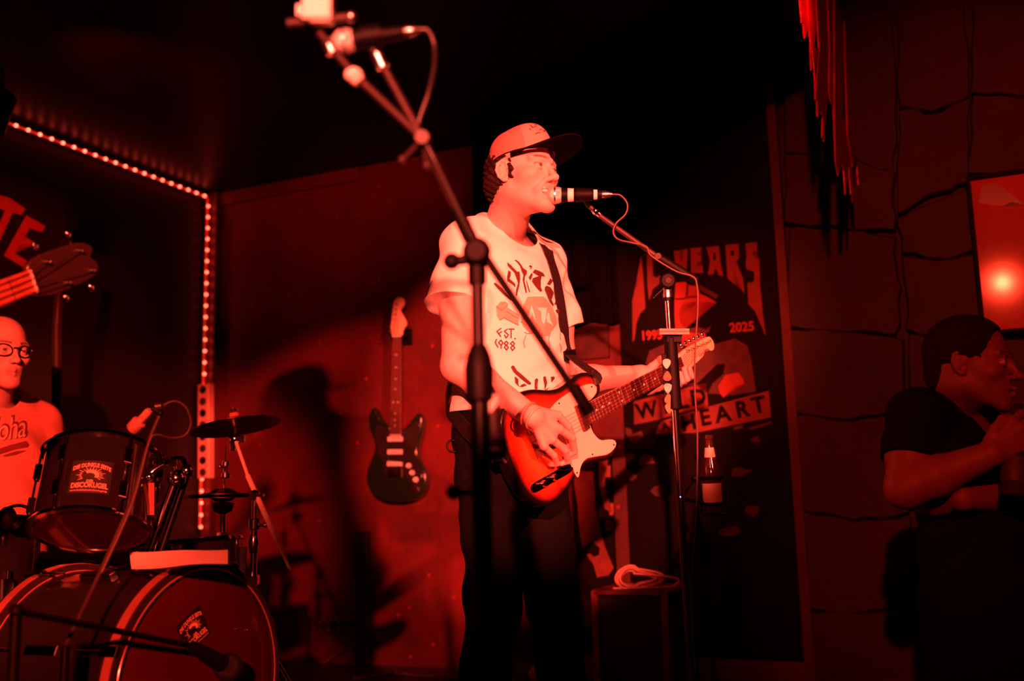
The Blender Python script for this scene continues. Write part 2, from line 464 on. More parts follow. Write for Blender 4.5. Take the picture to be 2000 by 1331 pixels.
def head_col(V, col, H, R, sc, skin, lip, brow, smile=False, beard=0.0):
    q = ((V - A(H)) @ R) / sc; x = np.abs(q[:, 0]); y = q[:, 1]; z = q[:, 2]
    def w(c, r): return np.clip(1.6 - 1.6 * np.sqrt(((x - c[0]) / r[0]) ** 2 + ((y - c[1]) / r[1]) ** 2 + ((z - c[2]) / r[2]) ** 2) + .3, 0, 1)[:, None]
    def mix(m, c):
        nonlocal col; col = col * (1 - m) + A(c) * m
    if beard: mix(np.clip(((z < -.045) & (z > -.13) & (y > -.01)) * beard * np.clip((-.045 - z) / .02, 0, 1), 0, 1)[:, None], A(skin) * .5)
    for cz in (-.0625, -.0765): mix(w((.008, .094, cz), (.022, .02, .0065)) * .8, lip)
    bz = .0215 + .004 * np.sin(np.clip((x - .012) / .04, 0, 1) * 3.0)
    mb = (np.clip(1 - np.abs(z - bz) / .0050, 0, 1) * ((x > .012) & (x < .052)) * (y > .05) * np.clip((.054 - x) / .012, 0, 1) * 1.3)
    mix(np.clip(mb * 1.4, 0, .9)[:, None], brow)
    e = A(H) + 0
    de = np.sqrt((x - .031) ** 2 + (y - .0765) ** 2 + (z - .0005) ** 2)
    eye = (de < .01285) & (y > .072)
    mix((eye * 1.0)[:, None], (.50, .40, .36))
    ir = np.sqrt((x - .0305) ** 2 + (z - .0008) ** 2)
    mix((eye & (ir < .0068))[:, None] * 1.0, (.07, .05, .045))
    lash = (np.abs(z - .0046) < .0014) & (x > .018) & (x < .045) & (y > .074) & (y < .0935)
    mix((lash * .8)[:, None], brow)
    if smile:
        mix(((x < .026) & (z > -.0720) & (z < -.0600) & (y < .0905) & (y > .070))[:, None] * 1.0, (.75, .70, .62))
        mix(((x < .027) & (z > -.0765) & (z < -.0705) & (y < .0880) & (y > .060))[:, None] * 1.0, (.10, .03, .03))
    else:
        mix(((x < .022) & (np.abs(z + .069) < .0016) & (y > .07))[:, None] * .7, A(lip) * .4)
    mix((((x < .011) & (x > .0025) & (z < -.0425) & (z > -.050) & (y > .100) & (y < .113)) * .75)[:, None], A(skin) * .25)
    return col
def hand_sdf(s0, Wr, d, back, thumb_side, curls, thumb=None, sc=1.0, k=.004):
    """d: wrist->knuckles, back: normal of the back of the hand, thumb_side: lateral vector to the thumb; curls: (mcp,pip,dip) radians per finger"""
    s = SDF(); s0.add(group(s, A(Wr) + norm(d) * .08, .15), .012)
    Wr = A(Wr); d = norm(d); back = norm(A(back) - d * np.dot(back, d)); lat = norm(A(thumb_side) - d * np.dot(thumb_side, d) - back * np.dot(thumb_side, back))
    tips = []
    knuck = []
    for i, (o, ln, r) in enumerate(((.031, .086, .0100), (.010, .091, .0102), (-.011, .086, .0096), (-.030, .076, .0086))):
        m = Wr + (d * ln + lat * o) * sc + back * (.004 - .004 * abs(i - 1.2)) * sc; knuck.append(m)
        s.add(s_rc(Wr + lat * o * .55 * sc + d * .012 * sc, m, .0135 * sc, .0112 * sc), .012)
    s.add(s_ell(Wr + (d * .048 - back * .006) * sc, A((.036, .046, .0135)) * sc, np.stack([lat, d, back], 1)), .012)
    lens = ((.040, .026, .021), (.045, .029, .022), (.041, .027, .022), (.033, .021, .019))
    for i in range(4):
        p = knuck[i]; a = 0; r = (.0096, .0098, .0093, .0083)[i] * sc; ch = [p]
        for L_, c in zip(lens[i], curls[i]):
            a += c; q = p + (d * math.cos(a) - back * math.sin(a)) * L_ * sc; ch.append(q); p = q
        fs = SDF()
        for j in range(3): fs.add(s_rc(ch[j], ch[j + 1], r * (1 - .09 * j), r * (1 - .09 * (j + 1))), .003)
        s.add(fs, k); tips.append(ch)
    if thumb is not None:
        t0 = Wr + (d * .022 + lat * .024 - back * .006) * sc
        pts = [t0] + [Wr + (d * a_ + lat * b_ + back * c_) * sc for a_, b_, c_ in thumb]
        rr = [.016, .0118, .0105, .0088]
        fs = SDF()
        for j in range(len(pts) - 1): fs.add(s_rc(pts[j], pts[j + 1], rr[j] * sc, rr[j + 1] * sc), .006)
        s.add(fs, k * 1.5); tips.append(pts)
    return tips
def chain(s, pts, rad, k=.012, kin=.012):
    fs = SDF(); pts = [A(p) for p in pts]; cc_ = sum(pts) / len(pts); rr_ = max(np.linalg.norm(p - cc_) + r for p, r in zip(pts, rad))
    for j in range(len(pts) - 1): fs.add(s_rc(pts[j], pts[j + 1], rad[j], rad[j + 1]), kin)
    s.add(group(fs, cc_, rr_), k)
# ------------------------------------------------------------------ the room
def wall_paint(name, c1, c2, fleck=None, rough=.55):
    m = bpy.data.materials.new(name); m.use_nodes = True; nt = m.node_tree; b = nt.nodes['Principled BSDF']; b.inputs['Roughness'].default_value = rough
    tc = nt.nodes.new('ShaderNodeTexCoord'); n = nt.nodes.new('ShaderNodeTexNoise'); n.inputs['Scale'].default_value = 2.3; n.inputs['Detail'].default_value = 9; n.inputs['Roughness'].default_value = .65
    nt.links.new(tc.outputs['Object'], n.inputs['Vector'])
    r = nt.nodes.new('ShaderNodeValToRGB'); r.color_ramp.elements[0].position = .35; r.color_ramp.elements[0].color = (*c1, 1); r.color_ramp.elements[1].position = .68; r.color_ramp.elements[1].color = (*c2, 1)
    nt.links.new(n.outputs['Fac'], r.inputs['Fac']); out = r.outputs['Color']
    if fleck:
        v = nt.nodes.new('ShaderNodeTexVoronoi'); v.inputs['Scale'].default_value = 9; nt.links.new(tc.outputs['Object'], v.inputs['Vector'])
        k = nt.nodes.new('ShaderNodeMath'); k.operation = 'LESS_THAN'; k.inputs[1].default_value = .075; nt.links.new(v.outputs['Distance'], k.inputs[0])
        mx = nt.nodes.new('ShaderNodeMix'); mx.data_type = 'RGBA'; nt.links.new(k.outputs[0], mx.inputs['Factor']); nt.links.new(out, mx.inputs['A']); mx.inputs['B'].default_value = (*fleck, 1); out = mx.outputs['Result']
    nt.links.new(out, b.inputs['Base Color'])
    n2 = nt.nodes.new('ShaderNodeTexNoise'); n2.inputs['Scale'].default_value = 30; n2.inputs['Detail'].default_value = 7; nt.links.new(tc.outputs['Object'], n2.inputs['Vector'])
    bp = nt.nodes.new('ShaderNodeBump'); bp.inputs['Strength'].default_value = .35; bp.inputs['Distance'].default_value = .006
    nt.links.new(n2.outputs['Fac'], bp.inputs['Height']); nt.links.new(bp.outputs['Normal'], b.inputs['Normal'])
    return m
mWALLR = wall_paint('red_wall_paint', (.050, .0016, .0013), (.125, .0035, .003), (.24, .014, .011))
mWALLK = wall_paint('black_wall_paint', (.006, .002, .002), (.013, .004, .004))
mCEIL = mat('glossy_black_ceiling', (.004, .002, .002), .42, 0, .3, 6, .03, spec=.10)
mSTONE = wall_paint('dark_grotto_stone', (.006, .0016, .0014), (.036, .0045, .0035), None, .6)
mFLOOR = mat('black_stage_boards', (.02, .016, .015), .45, 0, .3, 9, .1)
mTRIM = wall_paint('dark_red_trim', (.045, .006, .005), (.11, .012, .010))

struct(mk('wall_side', rbox(UL - .2, 3.2, VW, VW + .18, ZF, 3.3), mWALLR))
struct(mk('wall_left', rbox(UL - .2, UL, -3.2, VW, ZF, 3.3), mWALLK))
struct(mk('ceiling', rbox(UL, UE, -3.2, VW, ZC, ZC + .12), mCEIL))
sf = struct(mk('stage_floor', rbox(UL, UE, -3.2, VW, -.12, 0), mFLOOR))
struct(mk('floor', rbox(UL - .2, 3.2, -5.0, VW, ZF - .1, ZF), mFLOOR))
struct(mk('trim_1', rbox(UE - .02, UE, -3.2, VW, ZF, -.12), mWALLK))
# corner post, flat dark strip and proscenium pilaster on the side wall
def uat(px, py, off=0.0): return float(np.dot(on_plane(px, py, room(0, VW - off, 0), E2), E1))
struct(mk('trim_2', rbox(uat(413, 700), uat(429, 700), VW - .05, VW, 0, ZC), mTRIM))
struct(mk('trim_3', rbox(uat(703, 1000), uat(724, 1000), VW - .045, VW, 0, .62), mWALLK))
struct(mk('trim_4', rbox(uat(415, 500), uat(703, 500), VW - .02, VW, ZC - .07, ZC), mTRIM))
# proscenium beam over the stage edge
beam = struct(mk('trim_5', rbox(UE - .06, UE + .06, -3.2, VW, ZC - .02, ZC + .5), mWALLK))

struct(mk('trim_6', rbox(uat(1531, 700, .1), uat(1549, 700, .1), VW - .11, VW - .06, ZF, ZC), mTRIM))
# grotto stones of the audience side wall (children of the wall piece they face)
wr = struct(mk('wall_right', rbox(uat(1534, 700, .06), 3.2, VW - .06, VW - .001, ZF, 3.3), mSTONE))
def wuv(px, py, off):
    p = on_plane(px, py, room(0, VW - off, 0), E2); return float(np.dot(p, E1)), float(p[2])
STONES = [
 [(1533, 60), (1640, 40), (1660, 250), (1636, 300), (1535, 290)], [(1646, 30), (1738, 20), (1748, 210), (1742, 330), (1665, 320)],
 [(1536, 302), (1640, 310), (1740, 338), (1742, 446), (1640, 438), (1538, 430)],
 [(1540, 444), (1650, 450), (1742, 462), (1752, 560), (1748, 650), (1660, 640), (1544, 632)],
 [(1546, 645), (1660, 652), (1756, 664), (1760, 800), (1660, 815), (1552, 800)],
 [(1552, 812), (1660, 828), (1764, 812), (1770, 1000), (1670, 1010), (1560, 990)],
 [(1562, 1002), (1670, 1022), (1774, 1012), (1780, 1180), (1680, 1195), (1570, 1190)],
 [(1572, 1202), (1680, 1207), (1785, 1192), (1795, 1420), (1590, 1420)],
 [(1752, 20), (1880, 10), (1890, 180), (1820, 210), (1758, 200)], [(1760, 214), (1822, 224), (1890, 196), (1886, 350), (1820, 372), (1756, 412)],
 [(1756, 428), (1830, 392), (1886, 372), (1900, 480), (1850, 500), (1768, 488)], [(1770, 502), (1852, 512), (1904, 494), (1915, 650), (1860, 660), (1776, 640)],
 [(1780, 654), (1860, 672), (1920, 664), (1936, 840), (1850, 850), (1788, 838)], [(1790, 852), (1940, 856), (1956, 1080), (1800, 1085)],
 [(1902, 10), (2120, -10), (2140, 150), (2020, 180), (1904, 170)], [(1906, 184), (2020, 192), (2144, 165), (2160, 318), (2020, 326), (1896, 334)],
 [(1925, 668), (2180, 660), (2210, 850), (1950, 858)], [(1960, 872), (2215, 864), (2250, 1090), (1972, 1090)], [(1805, 1100), (2255, 1104), (2300, 1420), (1812, 1420)],
]
for sp in STONES:
    th = random.uniform(.038, .06)
    o2 = []
    pts = [wuv(px, py, .12) for px, py in sp]; cen = np.mean([A(p) for p in pts], 0)
    for i in range(len(pts)):
        a = A(pts[i]); b = A(pts[(i + 1) % len(pts)])
        for k in range(4): o2.append(a + (b - a) * k / 4 + norm(a + (b - a) * k / 4 - cen) * .013 + np.random.uniform(-.008, .008, 2))
    mk('stone', prism([tuple(q) for q in o2], (room(0, VW - .055, 0), E1, EZ, -E2), 0, th, .007), mSTONE, wr)

# red painted drips hanging under the beam at the stage edge
mDRIP = mat('glossy_red_drip', (.60, .014, .009), .35, 0, .3, 14, .35, coat=.2)
fr = thing('drip_fringe', room(UE, 3.2, ZC), 'red torn drip fringe hanging under the dark beam at top right', 'fringe')
Z5 = lambda P: zoomed(P, 3.025, 1400, 0)
SHR = [([(480, -1500), (540, -1500), (537, 60), (530, 180), (517, 228), (508, 140), (500, 136), (490, 20)], .064),
       ([(535, -1500), (592, -1500), (585, 110), (575, 250), (568, 400), (555, 418), (552, 250), (545, 190), (538, 60)], .068),
       ([(588, -1500), (655, -1500), (662, 200), (665, 400), (655, 520), (648, 600), (640, 700), (630, 838), (620, 800), (624, 690), (606, 640), (592, 690), (590, 600), (582, 560), (590, 420), (603, 300), (592, 130)], .072),
       ([(560, 300), (600, 280), (602, 480), (596, 640), (586, 600), (580, 590), (578, 470)], .070),
       ([(655, -1500), (690, -1500), (690, 270), (735, 370), (738, 560), (735, 700), (726, 860), (712, 945), (700, 900), (692, 760), (688, 640), (672, 600), (660, 540), (664, 300)], .076),
       ([(690, -1500), (735, -1500), (738, 700), (765, 760), (790, 800), (800, 1000), (806, 1205), (792, 1150), (775, 980), (766, 1060), (758, 1150), (748, 1010), (735, 960), (715, 1040), (700, 960), (692, 720)], .080),
       ([(850, 950), (870, 940), (885, 1050), (878, 1170), (862, 1160), (856, 1060)], .084), ([(735, -1500), (800, -1500), (830, 700), (850, 960), (835, 1000), (820, 900), (800, 990), (770, 800)], .084)]
for P, du in SHR:
    o2 = []
    for x, y in Z5(P):
        p = on_plane(x, max(y, -20), room(UE + du, 0, 0), E1); o2.append((min(float(np.dot(p, E2)), VW - .12), 2.62 if y < -100 else float(p[2])))
    o3 = []
    for i in range(len(o2)):
        a_ = A(o2[i]); b_ = A(o2[(i + 1) % len(o2)]); o3 += [a_ + (b_ - a_) * k_ / 3 + (np.random.uniform(-.004, .004, 2) if k_ else 0) for k_ in range(3)]
    mk('drip', prism([tuple(q) for q in o3], (room(UE + du, 0, 0), E2, EZ, E1), -.003, .003), mDRIP, fr)

# ------------------------------------------------------------------ LED strip framing the drum corner
mLED = mat('red_led', (1, .3, .2), .3, emit=(1.0, .055, .030), estr=13)
mLTAPE = mat('led_tape', (.45, .10, .08), .3, 0, .1, 30, coat=.6, emit=(1.0, .02, .01), estr=.45)
lu, lv, lz = UL + .035, VW - .075, ZC - .035
vtop = float(np.dot(on_plane(-60, 205, room(UL + .035, 0, 0), E1), E2))
ls = thing('led_strip', room(lu, lv, .7), 'glowing red LED strip along the ceiling edge and down the corner', 'light strip')
zlo = float(at(380, 1030, 5.3)[2])
mk('tape', merge(rbox(lu - .008, lu - .004, vtop, lv, lz - .006, lz + .006), rbox(lu - .008, lu - .004, lv - .007, lv + .007, zlo, lz)), mLTAPE, ls)
def led(o):
    return mk('led', merge(ball(o, .0085, 8)), mLED, ls, smooth=True)
nn = int((lv - vtop) / .062)
for i in range(nn): led(room(lu, lv - .03 - i * .062, lz))
i = 0
while lz - .05 - i * .0615 > zlo: led(room(lu, lv, lz - .05 - i * .0615)); i += 1

# ------------------------------------------------------------------ backdrop lettering on the wall behind the drums
mLETTER = mat('backdrop_letter_paint', (.75, .10, .08), .7, 0, .12, 20)
bd = thing('backdrop_banner', room(UL + .01, 2.6, 1.2), 'black backdrop cloth with slanted red letters at left edge', 'banner')
pb = room(UL + .012, 0, 0)
bl = lambda x, y: on_plane(x, y, pb, E1)
mk('cloth', prism([(v, z) for v, z in ((1.2, .9), (float(np.dot(bl(125, 520), E2)), .9), (float(np.dot(bl(125, 520), E2)), 2.2), (1.2, 2.2))], (room(UL, 0, 0), E2, EZ, E1), .002, .010), mat('black_cloth', (.012, .010, .010), .9, 0, .2, 30, .2), bd)
zE = lambda P: zoomed(P, 5.118, 0, 360)
flat('letter', [zE([(262, 312), (452, 418), (420, 480), (300, 440), (245, 525), (330, 575), (300, 620), (205, 590), (150, 690), (272, 770), (262, 845), (38, 715)])], bl, mLETTER, bd)
flat('letter', [zE([(-90, 60), (0, 110), (100, 140), (255, 245), (215, 310), (128, 285), (0, 560), (-90, 740), (-150, 700), (-60, 520), (50, 265), (-110, 190)])], bl, mLETTER, bd)

# black pipe in front of the drum wall
tag(mk('wall_pipe', tube([at(106, 1010, 4.0), at(112, 860, 4.0), at(111, 640, 4.0), at(124, 470, 4.0)], [.022, .022, .020, .018], 12), mGREY, smooth=True), 'dark vertical pipe standing behind the bald drummer', 'pipe')

# vertical socket strip beside the LEDs, and the horizontal one low on the wall
def sockets(name, p0, p1, wdt, dep, nsock, label, nrm, hm=None):
    p0 = A(p0); p1 = A(p1); d = norm(p1 - p0); L = np.linalg.norm(p1 - p0); side = norm(np.cross(d, nrm))
    t = thing(name, p0, label, 'power strip')
    mk('housing', obox((p0 + p1) / 2 + nrm * dep / 2, (d, side, nrm), (L / 2, wdt / 2, dep / 2)), hm or mat('socket_plastic', (.60, .30, .25), .4, 0, .05, 20), t)
    for i in range(nsock):
        c = p0 + d * L * (i + .5) / nsock + nrm * (dep + .001)
        mk('socket', lathe(c, nrm, [(-.001, .021), (.002, .021), (.002, .017), (-.0005, .016), (-.0005, .0)], 18), mMATTE if i % 2 else mGREY, t)
    return t
pS = room(0, VW - .06, 0)
sockets('power_strip', on_plane(408, 935, pS, E2), on_plane(408, 752, pS, E2), .075, .045, 8, 'pale vertical power strip on the corner beside the LED strip', -E2)
pS2 = room(0, VW - .005, 0)
sockets('power_strip', on_plane(632, 1224, pS2, E2), on_plane(710, 1216, pS2, E2), .06, .04, 4, 'dim power strip low on the red wall with hanging cord', -E2, mat('dim_socket_plastic', (.10, .02, .015), .5))
tag(mk('extension_cable', tube(spline([on_plane(690, 1236, pS2, E2) - E2 * .03, on_plane(680, 1262, pS2, E2) - E2 * .03, on_plane(650, 1290, pS2, E2) - E2 * .06, A((*on_plane(636, 1305, pS2, E2)[:2], .012)) - E2 * .1]), .006, 8), mCABLE2, smooth=True), 'thin dim cable hanging from the low power strip', 'cable')

# ------------------------------------------------------------------ anniversary poster on the side wall
mPBLK = mat('poster_black', (.004, .001, .001), .6, 0, .25, 8, .05, spec=.08)
mPRED = mat('poster_red_ink', (.15, .016, .006), .6, 0, .15, 14)
mPORG = mat('poster_orange_ink', (.34, .030, .012), .6, 0, .15, 14)
mPDIM = mat('poster_brown_ink', (.050, .005, .004), .6, 0, .5, 25)
po = thing('anniversary_poster', room(uat(1360, 1000), VW, .2), 'tall black poster reading 30 years with rocker figure and wild at heart', 'poster')
PP = room(0, VW - .070, 0); PP2 = room(0, VW - .072, 0)
pm = lambda x, y: on_plane(x, y, PP, E2)
pm2 = lambda x, y: on_plane(x, y, PP2, E2)
c0 = wuv(1196, 300, .068); c1 = wuv(1527, 400, .068)
mk('panel', rbox(c0[0], c1[0], VW - .068, VW, .12, ZC - .01), mPBLK, po)  # panel carried up to the ceiling to blacken the wall above the poster
Z1 = lambda P: zoomed(P, 6.048, 1220, 460)
Z2 = lambda P: zoomed(P, 5.882, 1180, 660)
for P in ([(195, 240), (215, 420), (245, 860), (180, 930), (140, 1040), (115, 1230), (95, 1260), (90, 780), (130, 600), (150, 640), (150, 480)],
          [(262, 215), (330, 240), (335, 480), (380, 500), (420, 470), (420, 560), (330, 640), (290, 770), (270, 600)],
          [(580, 185), (645, 180), (655, 290), (690, 300), (690, 170), (745, 160), (730, 440), (690, 440), (690, 355), (600, 350), (590, 280)],
          [(778, 155), (905, 140), (905, 195), (850, 200), (860, 235), (905, 240), (905, 300), (850, 320), (855, 360), (920, 360), (930, 440), (785, 450)],
          [(965, 140), (1110, 125), (1130, 300), (1165, 480), (1110, 470), (1085, 400), (1060, 400), (1055, 460), (985, 465), (1010, 300)],
          [(1190, 115), (1345, 100), (1355, 260), (1320, 310), (1400, 520), (1415, 690), (1380, 640), (1290, 420), (1300, 580), (1215, 510)],
          [(1425, 95), (1560, 80), (1565, 200), (1520, 190), (1500, 220), (1590, 290), (1600, 600), (1640, 980), (1665, 1190), (1620, 1080), (1540, 900), (1460, 810), (1450, 560), (1500, 580), (1530, 540), (1530, 430), (1440, 400), (1430, 330), (1440, 250)]):
    flat('letter', [Z1(P)], pm, mPRED, po)
for P in ([(1045, 210), (1075, 205), (1080, 290), (1050, 290)], [(1255, 180), (1295, 180), (1290, 240), (1255, 240)]):
    flat('letter_counter', [Z1(P)], pm2, mPBLK, po)
flat('face', [Z1([(600, 560), (720, 550), (760, 590), (860, 600), (890, 690), (1000, 740), (1085, 795), (900, 780), (700, 800), (650, 860), (635, 950), (660, 1060), (710, 1110), (600, 1110), (590, 940), (590, 800)])], pm, mPORG, po)
flat('brow_line', [Z1([(600, 745), (700, 740), (760, 720), (860, 715), (860, 730), (760, 738), (700, 755), (600, 762)]), Z1([(735, 560), (750, 560), (750, 700), (715, 730), (725, 690)])], pm2, mPBLK, po)
flat('chin', [Z1([(640, 1215), (700, 1150), (830, 1140), (950, 1150), (970, 1230), (870, 1340), (800, 1340), (680, 1290)])], pm, mPORG, po)
flat('cigar', [Z1([(880, 580), (1110, 710), (1080, 750), (890, 650)])], pm, mPDIM, po)
flat('moustache', [Z1([(760, 1105), (860, 1080), (960, 1110), (1020, 1070), (990, 1150), (900, 1160), (780, 1150)])], pm2, mPDIM, po)
def ptext(s, c, size, sx, rot, m, mp, nm='lettering', off=.02):
    V, Fc = text2d(s, 1.0, off); cs, sn = math.cos(rot), math.sin(rot)
    V = [(c[0] + (x * cs * sx + y * sn) * size, c[1] + (x * sn * sx - y * cs) * size) for x, y in V]
    return mk(nm, ([mp(x, y) for x, y in V], Fc), m, po)
def pz1(x, y): return (1220 + x / 6.048, 460 + y / 6.048)
def pz2(x, y): return (1180 + x / 5.882, 660 + y / 5.882)
ptext('1995', pz1(318, 1185), 25, .86, -.075, mPORG, pm, off=.03)
ptext('2025', pz1(1385, 1088), 25, .98, -.075, mPORG, pm, off=.03)
flat('jacket', [Z2([(470, 320), (520, 150), (740, 55), (840, 60), (900, 120), (1250, 80), (1500, 10), (1640, 90), (1690, 250), (1745, 620), (1480, 660), (1180, 640), (1040, 540), (880, 560), (700, 600), (480, 620)])], lambda x, y: on_plane(x, y, room(0, VW - .0695, 0), E2), mPDIM, po)
flat('lapel', [Z2([(1060, 530), (1300, 300), (1390, 300), (1370, 420), (1250, 520), (1190, 640), (1120, 610)]), Z2([(900, 200), (1000, 300), (1040, 520), (900, 560), (880, 360)])], pm, mPBLK, po)
flat('hand', [Z2([(1310, 560), (1390, 430), (1540, 400), (1600, 480), (1610, 530), (1500, 560), (1370, 690), (1330, 640)])], pm2, mPORG, po)
flat('word_plate', [Z2([(340, 735), (640, 655), (860, 595), (1170, 520), (1195, 785), (870, 860), (640, 940), (345, 1000)])], pm, mPRED, po)
flat('word_plate', [Z2([(650, 965), (860, 895), (1195, 795), (1890, 610), (1920, 915), (1045, 1095), (590, 1105)])], pm, mPRED, po)
for ch, x, y, sz, sx in (('W', 490, 840, 42, .95), ('I', 705, 790, 42, 1), ('L', 900, 735, 42, 1), ('D', 1080, 690, 42, 1), ('A', 705, 1025, 22, 1), ('T', 800, 1005, 22, 1),
                     ('H', 970, 985, 42, 1), ('E', 1160, 925, 44, .95), ('A', 1362, 885, 44, 1.0), ('R', 1585, 830, 44, .95), ('T', 1775, 780, 44, 1)):
    ptext(ch, pz2(x, y), sz, sx, -.19, mPBLK, pm2, 'letter', .035)
for P in ([(240, 1030), (310, 1050), (330, 1110), (430, 1070), (450, 1130), (360, 1220), (290, 1180), (250, 1110)], [(1480, 1030), (1590, 1000), (1600, 1040), (1500, 1060)], [(1650, 1040), (1920, 960), (1925, 985), (1700, 1060)],
          [(1680, 1160), (1760, 1130), (1800, 1190), (1720, 1210)]):
    flat('scuff', [Z2(P)], pm, mPDIM, po)
for x, y in ((1230, 930), (1290, 960), (1265, 900), (1445, 920), (1425, 1040), (1470, 1000)):
    P = [(x + random.uniform(8, 26) * math.cos(a), y + random.uniform(6, 16) * math.sin(a)) for a in np.linspace(0, 6.28, 9)[:-1]]
    flat('scuff', [P], pm, mPDIM, po)

# painted board between singer and poster, dim picture above it
mPAINTP = mat('board_pale_paint', (.15, .018, .012), .6, 0, .35, 16)
mPCREAM = mat('board_cream_paint', (.24, .05, .035), .6, 0, .2, 16)
pbd = thing('painted_board', room(uat(1160, 1100), VW, .1), 'dark painted board with pale abstract streaks beside the poster', 'painting')
a0 = wuv(1122, 1000, .02); a1 = wuv(1197, 1000, .02)
mk('panel', rbox(a0[0], a1[0], VW - .02, VW, .1, wuv(1160, 880, .02)[1]), mPBLK, pbd)
Z3 = lambda P: zoomed(P, 2.767, 1000, 850)
pq = lambda x, y: on_plane(x, y, room(0, VW - .022, 0), E2)
flat('streak', [Z3([(330, 190), (440, 200), (450, 400), (500, 600), (550, 720), (520, 760), (460, 770), (440, 700), (380, 620), (360, 480), (355, 380), (338, 290)])], pq, mPAINTP, pbd)
flat('streak', [Z3([(470, 120), (520, 120), (500, 260), (540, 420), (500, 400), (470, 260)])], pq, mPAINTP, pbd)
for P in ([(500, 165), (532, 165), (532, 228), (502, 228)], [(525, 370), (548, 370), (548, 435), (527, 435)], [(505, 458), (546, 458), (546, 520), (508, 518)]): flat('patch', [Z3(P)], pq, mPCREAM, pbd)
flat('patch', [Z3([(380, 610), (430, 575), (475, 610), (470, 650), (440, 660), (420, 640), (395, 650)])], lambda x, y: on_plane(x, y, room(0, VW - .0225, 0), E2), mPBLK, pbd)
pic = thing('small_picture', room(uat(1148, 660), VW, wuv(1148, 700, .02)[1]), 'small dim red picture on the wall behind the singer', 'picture')
b0 = wuv(1112, 705, .02); b1 = wuv(1186, 628, .02)
mk('board', rbox(b0[0], b1[0], VW - .02, VW, b0[1], b1[1]), mat('dim_red_print', (.05, .006, .005), .6, 0, .5, 12), pic)
flat('figure', [[(1122, 690), (1122, 650), (1135, 636), (1150, 652), (1160, 690)], [(1176, 694), (1178, 668), (1185, 694)]], pq, mPDIM, pic)

# black drape added to keep the wall behind the singer dark
ud0 = uat(925, 500, .05); ud1 = uat(1236, 560, .05); zd0 = wuv(1180, 630, .05)[1]
V = []; Fc = []; nd = 60
for i in range(nd + 1):
    u = ud0 + (ud1 - ud0) * i / nd; w_ = .018 * math.sin(i * .9) + .010 * math.sin(i * 2.3 + 1)
    for z in (zd0 + .01 * math.sin(i * .45), ZC - .01):
        for o in (0, .006): V.append(room(u, VW - .05 + w_ * (1 if z < ZC - .1 else .6) - o, z))
for i in range(nd):
    a = i * 4; b = a + 4
    for q in ((0, 2, 6, 4), (1, 5, 7, 3), (0, 4, 5, 1), (2, 3, 7, 6)): Fc.append(tuple(a + k_ if k_ < 4 else b + k_ - 4 for k_ in q))
Fc.append((0, 1, 3, 2)); Fc.append(tuple(nd * 4 + k_ for k_ in (0, 2, 3, 1)))
tag(mk('added_drape', (V, Fc), mat('black_velvet', (.0035, .0018, .0018), .95, 0, .3, 30, .1, spec=.05), smooth='auto'), 'added black cloth darkening the wall behind the singer’s head', 'drape')

# ------------------------------------------------------------------ framed print under glass at the right edge, reflecting a red lamp
mf = thing('framed_print', room(uat(1960, 500), VW - .14, 1.2), 'black framed pale print glowing red on the right wall', 'picture')
FV = VW - .15; FPp = room(0, FV, 0)
fm = lambda off: (lambda x, y: on_plane(x, y, room(0, FV - off, 0), E2))
q0 = fm(0)(1905, 352); q1 = fm(0)(1925, 648)
fu0 = float(np.dot(fm(0)(1900, 400), E1)); fu1 = fu0 + .42; fz1 = float(q0[2]); fz0 = float(q1[2])
mPRINT = mat('pale_print_paper', (.62, .13, .07), .6, 0, .25, 3.5, coat=.30, spec=.0)
mk('sheet', rbox(fu0, fu1, FV, FV + .02, fz0, fz1), mPRINT, mf)
bw = .014
for (ua, ub, za, zb) in ((fu0 - bw, fu0, fz0 - bw, fz1 + bw), (fu1, fu1 + bw, fz0 - bw, fz1 + bw), (fu0, fu1, fz0 - bw, fz0), (fu0, fu1, fz1, fz1 + bw)):
    mk('frame_bar', rbox(ua, ub, FV - .02, FV + .035, za, zb), mMATTE, mf)
mk('backing', rbox(fu0 + .05, fu1 - .05, FV + .02, VW - .055, fz0 + .05, fz1 - .05), mMATTE, mf)
Z4 = lambda P: zoomed(P, 3.025, 1400, 0)
flat('dark_shape', [Z4([(1545, 1200), (1570, 1095), (1640, 1085), (1700, 1115), (1780, 1180), (1815, 1210), (1740, 1195), (1680, 1220)])], fm(.002), mat('print_dark_ink', (.12, .03, .025), .3, coat=1.0), mf)
# the red room lamp that shows in the glass
g = on_plane(1958, 552, room(0, FV, 0), E2); v = ray(1958, 552); rv = v - 2 * np.dot(v, -E2) * -E2
LP = g + rv * 6.6
LP_AIM = g
l = bpy.data.lights.new('room_lamp_glow', 'SPOT'); l.energy = 640; l.color = (1.0, .04, .015); l.shadow_soft_size = .05; l.spot_size = math.radians(30); l.spot_blend = .7
lo_ = bpy.data.objects.new('room_lamp_glow', l); COL.objects.link(lo_); lo_.location = LP
lo_.rotation_euler = (Vector(g + A((.1, 0, -.25))) - Vector(LP)).to_track_quat('-Z', 'Y').to_euler()

